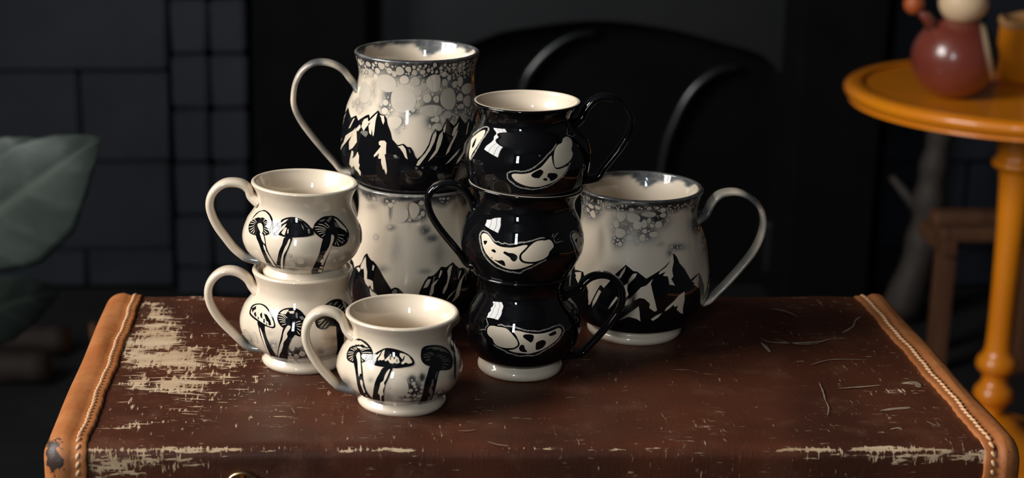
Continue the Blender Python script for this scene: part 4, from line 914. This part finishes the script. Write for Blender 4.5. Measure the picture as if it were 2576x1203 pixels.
mushroom(c_up, cB, [(500, 340), (530, 280), (600, 210), (700, 145), (790, 118), (880, 115), (980, 140), (1080, 200), (1150, 270), (1180, 310), (1220, 325), (1230, 400), (1215, 435), (1100, 465), (960, 475), (840, 480), (700, 465), (590, 430), (545, 455), (500, 420), (475, 370)],
    [(715, 480), (845, 480), (830, 560), (790, 660), (745, 770), (715, 880), (705, 1010), (690, 1030), (580, 985), (590, 860), (620, 720), (675, 600)],
    hl=[[(520, 345), (600, 270), (720, 168), (790, 150), (740, 200), (680, 240), (640, 262), (570, 325), (640, 295), (600, 350), (560, 390), (520, 380)], [(700, 260), (760, 230), (720, 300), (650, 370), (610, 420), (580, 410), (640, 330)], [(660, 400), (710, 320), (740, 300), (760, 310), (720, 440), (690, 430)], [(770, 340), (790, 330), (785, 410), (765, 410)]],
    gl=[[(1010, 240), (1050, 290), (1060, 350), (1030, 310)], [(1120, 330), (1160, 330), (1165, 410), (1140, 415)], [(880, 150), (960, 140), (1040, 190), (960, 170)], [(1050, 220), (1120, 290), (1150, 320), (1100, 290)]],
    shl=[[(790, 520), (820, 510), (800, 590), (760, 690), (730, 740), (700, 800), (690, 900), (690, 1020), (655, 1010), (650, 900), (670, 800), (690, 740), (720, 660), (760, 590)]])
mushroom(c_up, cB, [(1225, 290), (1260, 220), (1320, 160), (1400, 110), (1500, 95), (1580, 95), (1660, 140), (1740, 220), (1810, 310), (1850, 400), (1850, 470), (1820, 560), (1770, 610), (1700, 640), (1620, 640), (1560, 620), (1480, 560), (1400, 510), (1330, 470), (1260, 410), (1225, 350)],
    [(1390, 520), (1440, 440), (1540, 380), (1600, 440), (1590, 530), (1545, 640), (1500, 760), (1450, 890), (1400, 1020), (1360, 1130), (1190, 1120), (1240, 970), (1310, 820), (1350, 680)],
    hl=[[(1580, 130), (1640, 160), (1720, 240), (1800, 325), (1820, 400), (1780, 360), (1700, 310), (1665, 260), (1620, 190)]], gl=[[(1320, 190), (1400, 150), (1440, 160), (1380, 200)], [(1450, 190), (1510, 110), (1550, 120), (1500, 210)], [(1590, 200), (1650, 240), (1680, 310), (1610, 290)]],
    gills=[((1240, 290), (1450, 330)), ((1255, 340), (1450, 347)), ((1285, 380), (1440, 368)), ((1320, 420), (1430, 392)), ((1368, 470), (1432, 422)), ((1310, 240), (1490, 322)), ((1420, 222), (1512, 310)), ((1765, 445), (1650, 432)), ((1755, 512), (1650, 470)), ((1730, 572), (1640, 502)), ((1670, 622), (1630, 532)), ((1612, 612), (1612, 560))], gk='cream',
    shl=[[(1545, 430), (1590, 460), (1580, 540), (1540, 640), (1490, 760), (1420, 900), (1370, 1080), (1340, 1085), (1310, 1060), (1370, 930), (1345, 910), (1370, 860), (1410, 860), (1400, 820), (1440, 740), (1500, 640), (1530, 540)]],
    ov=[[(1330, 950), (1395, 960), (1385, 985), (1325, 980)], [(1320, 1010), (1380, 1020), (1375, 1040), (1315, 1035)]])
mushroom(c_up, cB, [(2085, -30), (2095, 60), (2100, 200), (2090, 300), (2075, 330), (2050, 280), (2045, 180), (2065, 60)], [(2068, 310), (2085, 310), (2088, 500), (2070, 600), (2066, 450)])
# on the lower mug of the cream stack
mushroom(c_low, cC, [(120, 210), (150, 130), (210, 95), (300, 90), (380, 130), (440, 220), (490, 310), (520, 420), (515, 465), (480, 480), (420, 465), (330, 430), (240, 370), (160, 310), (120, 260)],
    [(245, 375), (350, 420), (355, 510), (390, 640), (450, 770), (510, 880), (570, 970), (560, 1010), (460, 965), (400, 860), (340, 720), (290, 590), (260, 460)],
    hl=[smooth([(145, 215), (170, 150), (220, 115), (300, 110), (370, 150), (430, 230), (475, 320), (505, 410), (495, 455), (430, 450), (350, 410), (260, 350), (180, 285), (145, 245)], 3)],
    ov=[[(160, 170), (230, 130), (225, 180), (190, 200), (170, 235)], [(350, 250), (400, 270), (450, 360), (465, 430), (430, 440), (415, 380), (390, 370)], [(290, 260), (320, 230), (325, 330), (300, 310)], [(190, 250), (220, 220), (235, 290), (215, 300)], [(345, 330), (360, 330), (365, 400), (340, 390)], [(250, 310), (262, 300), (275, 340), (262, 345)], [(385, 390), (395, 390), (405, 430), (392, 432)]],
    shl=[[(280, 470), (310, 520), (350, 640), (390, 770), (460, 930), (475, 960), (440, 940), (380, 800), (320, 640)]])
mushroom(c_low, cC, [(560, 270), (600, 210), (670, 170), (760, 155), (850, 165), (920, 200), (980, 270), (1020, 340), (1000, 440), (940, 560), (920, 610), (850, 590), (740, 520), (640, 470), (590, 420), (560, 350)],
    [(650, 480), (700, 420), (770, 400), (860, 470), (870, 540), (790, 640), (740, 750), (715, 850), (710, 1025), (560, 1005), (560, 900), (580, 760), (620, 600)],
    hl=[[(600, 240), (660, 195), (740, 180), (730, 210), (690, 262), (620, 250)], [(730, 212), (830, 205), (820, 250), (765, 250)]], gl=[[(850, 230), (880, 240), (880, 330), (850, 310)], [(900, 300), (960, 290), (990, 340), (940, 350)]],
    gills=[((575, 262), (700, 332)), ((572, 302), (690, 352)), ((580, 342), (690, 372)), ((600, 382), (690, 392)), ((630, 432), (700, 412)), ((615, 258), (722, 322)), ((930, 370), (840, 402)), ((942, 412), (850, 432)), ((938, 462), (860, 452)), ((932, 522), (870, 482)), ((915, 580), (868, 522))], gk='cream',
    shl=[[(720, 440), (765, 450), (760, 490), (710, 560), (720, 620), (660, 700), (650, 760), (620, 850), (600, 880), (575, 960), (575, 870), (600, 760), (640, 650), (660, 540)]])
mushroom(c_low, cC, [(1150, 330), (1170, 250), (1240, 170), (1340, 85), (1420, 35), (1510, 15), (1600, 40), (1680, 120), (1720, 230), (1700, 340), (1620, 430), (1500, 450), (1390, 450), (1340, 490), (1260, 500), (1190, 470), (1160, 410)],
    [(1490, 430), (1590, 430), (1610, 700), (1590, 900), (1550, 1060), (1440, 1060), (1510, 800)],
    gills=[((1200, 420), (1290, 345)), ((1240, 460), (1330, 365)), ((1290, 480), (1370, 385)), ((1205, 375), (1300, 330)), ((1480, 190), (1560, 100)), ((1540, 190), (1610, 110)), ((1600, 220), (1660, 150))], gk='cream', gl=[[(1360, 100), (1400, 70), (1420, 90), (1380, 120)], [(1430, 110), (1480, 60), (1520, 60), (1470, 120)]])
mushroom(c_low, cC, [(1740, 80), (1790, 10), (1850, 0), (1870, 60), (1860, 130), (1800, 150), (1740, 130)], [(1790, 130), (1820, 130), (1830, 400), (1800, 600), (1790, 400)])

# ------------------------------------------------------------------ orange table and the things on it
TX, TY = 0.968, 2.55; TZ = on_y(2580, 228, TY).z; TR = 0.2535
def zc(py): return on_y(2540, py, TY).z
table = empty('pedestal_table', (TX, TY, 0), 'round orange pedestal side table with turned column', 'table')
tp = catmull([(0.001, TZ), (TR*0.86, TZ), (TR*0.90, TZ+0.0035), (TR*0.96, TZ+0.0045), (TR, TZ-0.001), (TR*1.0, TZ-0.010), (TR*0.965, TZ-0.019), (TR*0.90, TZ-0.024), (0.05, TZ-0.024)], 5)
v, f = lathe([tuple(p) for p in tp], 96); mesh_obj('table_top', v, f, 'orange', table)
colp = [(0.045, TZ-0.023), (0.036, zc(335)), (0.031, zc(360)), (0.031, zc(395)), (0.036, zc(405)), (0.036, zc(418)), (0.027, zc(428)), (0.024, zc(455)), (0.0215, zc(540)), (0.0195, zc(640)), (0.0185, zc(740)), (0.0185, zc(850)), (0.021, zc(885)),
        (0.029, zc(905)), (0.029, zc(925)), (0.020, zc(940)), (0.020, zc(960)), (0.0285, zc(980)), (0.0285, zc(1000)), (0.019, zc(1020)), (0.019, zc(1045))]
v, f = lathe([tuple(p) for p in catmull(colp, 4)], 40); mesh_obj('column', v, f, 'orange', table)
bp = catmull([(0.02, zc(1040)), (0.035, zc(1050)), (0.06, 0.045), (0.10, 0.032), (0.135, 0.026), (0.145, 0.016), (0.143, 0.0), (0.10, 0.0)], 4)
v, f = lathe([tuple(p) for p in bp], 64); mesh_obj('foot', v, f, 'orange', table)

# painted round figurine: oxblood belly, ivory band, black back, ivory head, small arm
fr = 0.060
gp = on_y(2404, 120, TY-0.045); fig = empty('round_figurine', (gp.x, TY-0.045, TZ), 'round oxblood figurine with ivory head and band on the orange table', 'figurine')
def zone(name, a0, a1, m, rad):
    prof = [(max(0.0004, rad*math.sin(a)), rad*math.cos(a)) for a in np.linspace(a0, a1, 24)]
    v, f = lathe(prof, 48, False)
    q = Vector((0.93, -0.30, 0.26)).normalized().to_track_quat('Z', 'Y')
    V = [q @ Vector(p) for p in v]
    V = [(p.x, p.y, max(p.z*0.98, -fr*0.955) + fr*0.955) for p in V]
    return mesh_obj(name, V, f, m, fig)
zone('back', 0.001, R_(37), 'soot', fr); zone('band', R_(37), R_(47), 'ivory', fr*1.012); zone('belly', R_(47), math.pi-0.001, 'oxblood', fr)
v, f = lathe([(max(0.0005, 0.034*math.sin(a)), -0.030*math.cos(a)) for a in np.linspace(0, math.pi, 20)], 32)
mesh_obj('head', [(p[0]+0.004, p[1]-0.004, p[2] + fr*1.89 + 0.022) for p in v], f, 'ivory', fig)
v, f = tube([(-0.035, -0.01, fr*1.65), (-0.050, -0.012, fr*1.95), (-0.062, -0.012, fr*2.12)], [0.009, 0.007, 0.006], 10); mesh_obj('arm', v, f, 'oxblood', fig)
v, f = lathe([(max(0.0005, 0.014*math.sin(a)), -0.015*math.cos(a)) for a in np.linspace(0, math.pi, 14)], 20)
mesh_obj('hand', [(p[0]-0.068, p[1]-0.012, p[2] + fr*2.25) for p in v], f, 'mitten', fig)
# orange pot at the back of the table
pp = on_y(2598, 190, TY+0.07)
pot = empty('orange_pot', (pp.x, TY+0.07, TZ), 'orange glazed pot with rough tan rim on the orange table', 'pot')
v, f = lathe([tuple(p) for p in catmull([(0.03, 0.0), (0.045, 0.003), (0.052, 0.03), (0.054, 0.06), (0.053, 0.085), (0.049, 0.085), (0.047, 0.04), (0.03, 0.012), (0.002, 0.010)], 5)], 48)
mesh_obj('body', v, f, 'orange_pot', pot)
v, f = lathe([tuple(p) for p in catmull([(0.0535, 0.082), (0.056, 0.087), (0.054, 0.094), (0.049, 0.093), (0.0475, 0.084)], 4)], 48, False)
mesh_obj('rim', [(p[0], p[1], p[2] + 0.0018*math.sin(5*math.atan2(p[1], p[0]))) for p in v], f, 'tan_rim', pot)

# ------------------------------------------------------------------ wooden stool and weathered post behind the table
sy = 2.93
st_x = X(2368, sy, 650)
stool = empty('wooden_stool', (st_x, sy, 0), 'brown wooden stool frame standing behind the orange table', 'stool')
zt = on_y(2400, 568, sy).z; w2 = X(2600, sy, 600) - st_x
for i, (ax, ay, rr) in enumerate([(0.012, 0, 0.011), (w2, 0, 0.013), (0.035, 0.10, 0.011), (w2, 0.10, 0.013)]):
    box('leg', (ax-rr, ay-rr, 0), (ax+rr, ay+rr, zt-0.02), 'wood', stool, 0.004)
box('top_rail', (-0.01, -0.02, zt-0.024), (w2+0.02, 0.02, zt), 'wood', stool, 0.006)
box('top_rail', (0.01, 0.08, zt-0.024), (w2+0.02, 0.12, zt), 'wood', stool, 0.006)
box('side_rail', (-0.005, -0.02, zt-0.05), (0.02, 0.12, zt-0.022), 'wood', stool, 0.004)
y0 = 3.2
path = [on_y(p[0], p[1], y0) for p in [(2268, 880), (2285, 770), (2312, 650), (2332, 560), (2340, 480), (2352, 410), (2366, 340), (2376, 270)]]
base = Vector((path[0].x-0.01, y0, 0.0))
drift = empty('driftwood_post', base, 'weathered grey brown driftwood post leaning beside the fireplace', 'post')
path = [base + Vector((0, 0, 0.012))] + [p for p in path if p.z > 0.03]
rad = [0.034, 0.032, 0.030, 0.027, 0.025, 0.024, 0.020, 0.014, 0.011][:len(path)]
q = catmull([tuple(p - base) for p in path], 4); rr = np.interp(np.linspace(0, 1, len(q)), np.linspace(0, 1, len(rad)), rad)
rr = rr*(1 + 0.10*np.sin(np.arange(len(q))*1.3))
v, f = tube(q, rr, 14); mesh_obj('trunk', v, f, 'wood_grey', drift)
v, f = tube([q[len(q)//3], q[len(q)//3] + np.array([-0.03, 0.01, 0.04]), q[len(q)//3] + np.array([-0.07, 0.012, 0.085])], [0.014, 0.010, 0.006], 10); mesh_obj('branch', v, f, 'wood_grey', drift)

# ------------------------------------------------------------------ firewood on the floor by the left wall
for i, (px, py, ln, r, ang, lab) in enumerate([(168, 858, 0.22, 0.026, 172, 'short firewood log with pale cut end behind the suitcase'), (120, 925, 0.26, 0.028, 178, 'dark firewood log lying flat behind the suitcase'), (232, 838, 0.16, 0.020, 20, 'thin firewood log next to the leather suitcase edge')]):
    p = on_z(px, py, r); t = Vector((math.cos(R_(ang)), math.sin(R_(ang)), 0))
    lg = empty('firewood_log', (p.x, p.y, 0), lab, 'log', 'firewood on the floor')
    n = 10; pth = [Vector((0, 0, r)) + t*ln*k/n for k in range(n+1)]
    v, f = tube(pth, [r*(1 + 0.05*math.sin(k*2.1+i)) for k in range(n+1)], 16); mesh_obj('bark', v, f, 'bark', lg)
    v, f = lathe([(r*0.93, 0.0), (r*0.5, 0.001), (0.001, 0.0015)], 20, False)
    for s_, pos in ((-1, pth[0]), (1, pth[-1])):
        qq = (t*s_).to_track_quat('Z', 'Y'); mesh_obj('cut_end', [qq @ Vector(a) + pos + t*s_*0.0005 for a in v], f, 'cut', lg)

# ------------------------------------------------------------------ potted plant at the left
PX, PY = -0.66, 1.98
plant = empty('potted_plant', (PX, PY, 0), 'potted plant with broad grey green leaves left of the suitcase', 'plant')
po = Vector(plant.location)
v, f = lathe([tuple(p) for p in catmull([(0.07, 0.0), (0.085, 0.01), (0.105, 0.12), (0.115, 0.19), (0.118, 0.2), (0.108, 0.2), (0.10, 0.17), (0.002, 0.168)], 5)], 48); mesh_obj('pot', v, f, 'clay', plant)
v, f = lathe([(0.103, 0.172), (0.06, 0.178), (0.001, 0.18)], 32, False); mesh_obj('soil', v, f, 'soil', plant)
def leaf(mid, wl, wr, depth_fn, name='leaf', fold=0.25):
    """mid: midrib points in 3D (world), half widths towards either side"""
    q = catmull(mid, 6); n = len(q); m = 15; V, F, A = [], [], []
    WL = np.interp(np.linspace(0, 1, n), np.linspace(0, 1, len(wl)), wl); WR = np.interp(np.linspace(0, 1, n), np.linspace(0, 1, len(wr)), wr)
    for i in range(n):
        t = Vector(q[min(i+1, n-1)] - q[max(i-1, 0)]).normalized()
        nrm = Vector((0.25, -1, 0.35)); nrm = (nrm - t*nrm.dot(t)).normalized(); sd = t.cross(nrm)
        for j in range(m):
            u = (j-(m-1)/2)/((m-1)/2); w = WL[i] if u < 0 else WR[i]
            vein = max(0.0, math.cos((i*1.15 - abs(u)*5.5)))**8
            lift = fold*abs(u)*w*0.5 - 0.22*w*u*u + 0.0016*vein
            p = Vector(q[i]) + sd*u*w + nrm*lift
            V.append(p - po); A.append(max(math.exp(-(u/0.05)**2), 0.45*vein))
    for i in range(n-1):
        for j in range(m-1): F.append((i*m+j, i*m+j+1, (i+1)*m+j+1, (i+1)*m+j))
    o = mesh_obj(name, V, F, 'leaf', plant, attrs={'vein': A})
    md = o.modifiers.new('thickness', 'SOLIDIFY'); md.thickness = 0.0012
    return o
LY = 1.95
def L3(pts, dy): return [tuple(on_y(a, b, LY + d)) for (a, b), d in zip(pts, dy)]
main = L3([(-150, 640), (-80, 580), (0, 525), (90, 460), (180, 395), (252, 348)], [0.05, 0.02, 0.0, -0.02, -0.02, 0.0])
pxm = 1.95/4500*1.0
leaf(main, [0.004, 0.034, 0.047, 0.050, 0.030, 0.001], [0.004, 0.062, 0.078, 0.070, 0.036, 0.001], None)
leaf(L3([(-170, 560), (-90, 470), (-20, 420), (40, 385), (95, 350)], [0.12, 0.1, 0.09, 0.08, 0.09]), [0.003, 0.03, 0.03, 0.022, 0.001], [0.003, 0.04, 0.038, 0.028, 0.001], None)
leaf(L3([(-160, 860), (-80, 810), (10, 770), (90, 745), (150, 735)], [0.14, 0.16, 0.2, 0.24, 0.28]), [0.003, 0.035, 0.04, 0.026, 0.001], [0.003, 0.04, 0.045, 0.03, 0.001], None)
leaf(L3([(-170, 420), (-230, 330), (-270, 230), (-290, 150)], [0.1, 0.08, 0.05, 0.05]), [0.003, 0.05, 0.05, 0.001], [0.003, 0.05, 0.05, 0.001], None)
leaf(L3([(-320, 620), (-420, 570), (-520, 560), (-600, 590)], [0.05, 0.05, 0.0, -0.05]), [0.003, 0.05, 0.05, 0.001], [0.003, 0.05, 0.05, 0.001], None)
trunk_top = on_y(-230, 470, LY+0.08) - po
v, f = tube(catmull([(0, 0, 0.17), (0.01, 0.005, 0.33), (trunk_top.x*0.7, trunk_top.y*0.7, trunk_top.z*0.8), tuple(trunk_top)], 6), 0.008, 10); mesh_obj('stem', v, f, 'stem', plant)
for (a, b, d) in ((-150, 640, 0.05), (-170, 560, 0.12), (-160, 860, 0.14), (-170, 420, 0.1), (-320, 620, 0.05)):
    e = on_y(a, b, LY+d) - po; z = min(max(e.z-0.07, 0.2), trunk_top.z*0.95); k = z/trunk_top.z
    v, f = tube(catmull([(trunk_top.x*k*0.8, trunk_top.y*k*0.8, z), tuple((Vector((trunk_top.x*k*0.8, trunk_top.y*k*0.8, z))+e)/2 + Vector((0, 0, 0.015))), tuple(e)], 5), 0.0032, 8); mesh_obj('petiole', v, f, 'stem', plant)
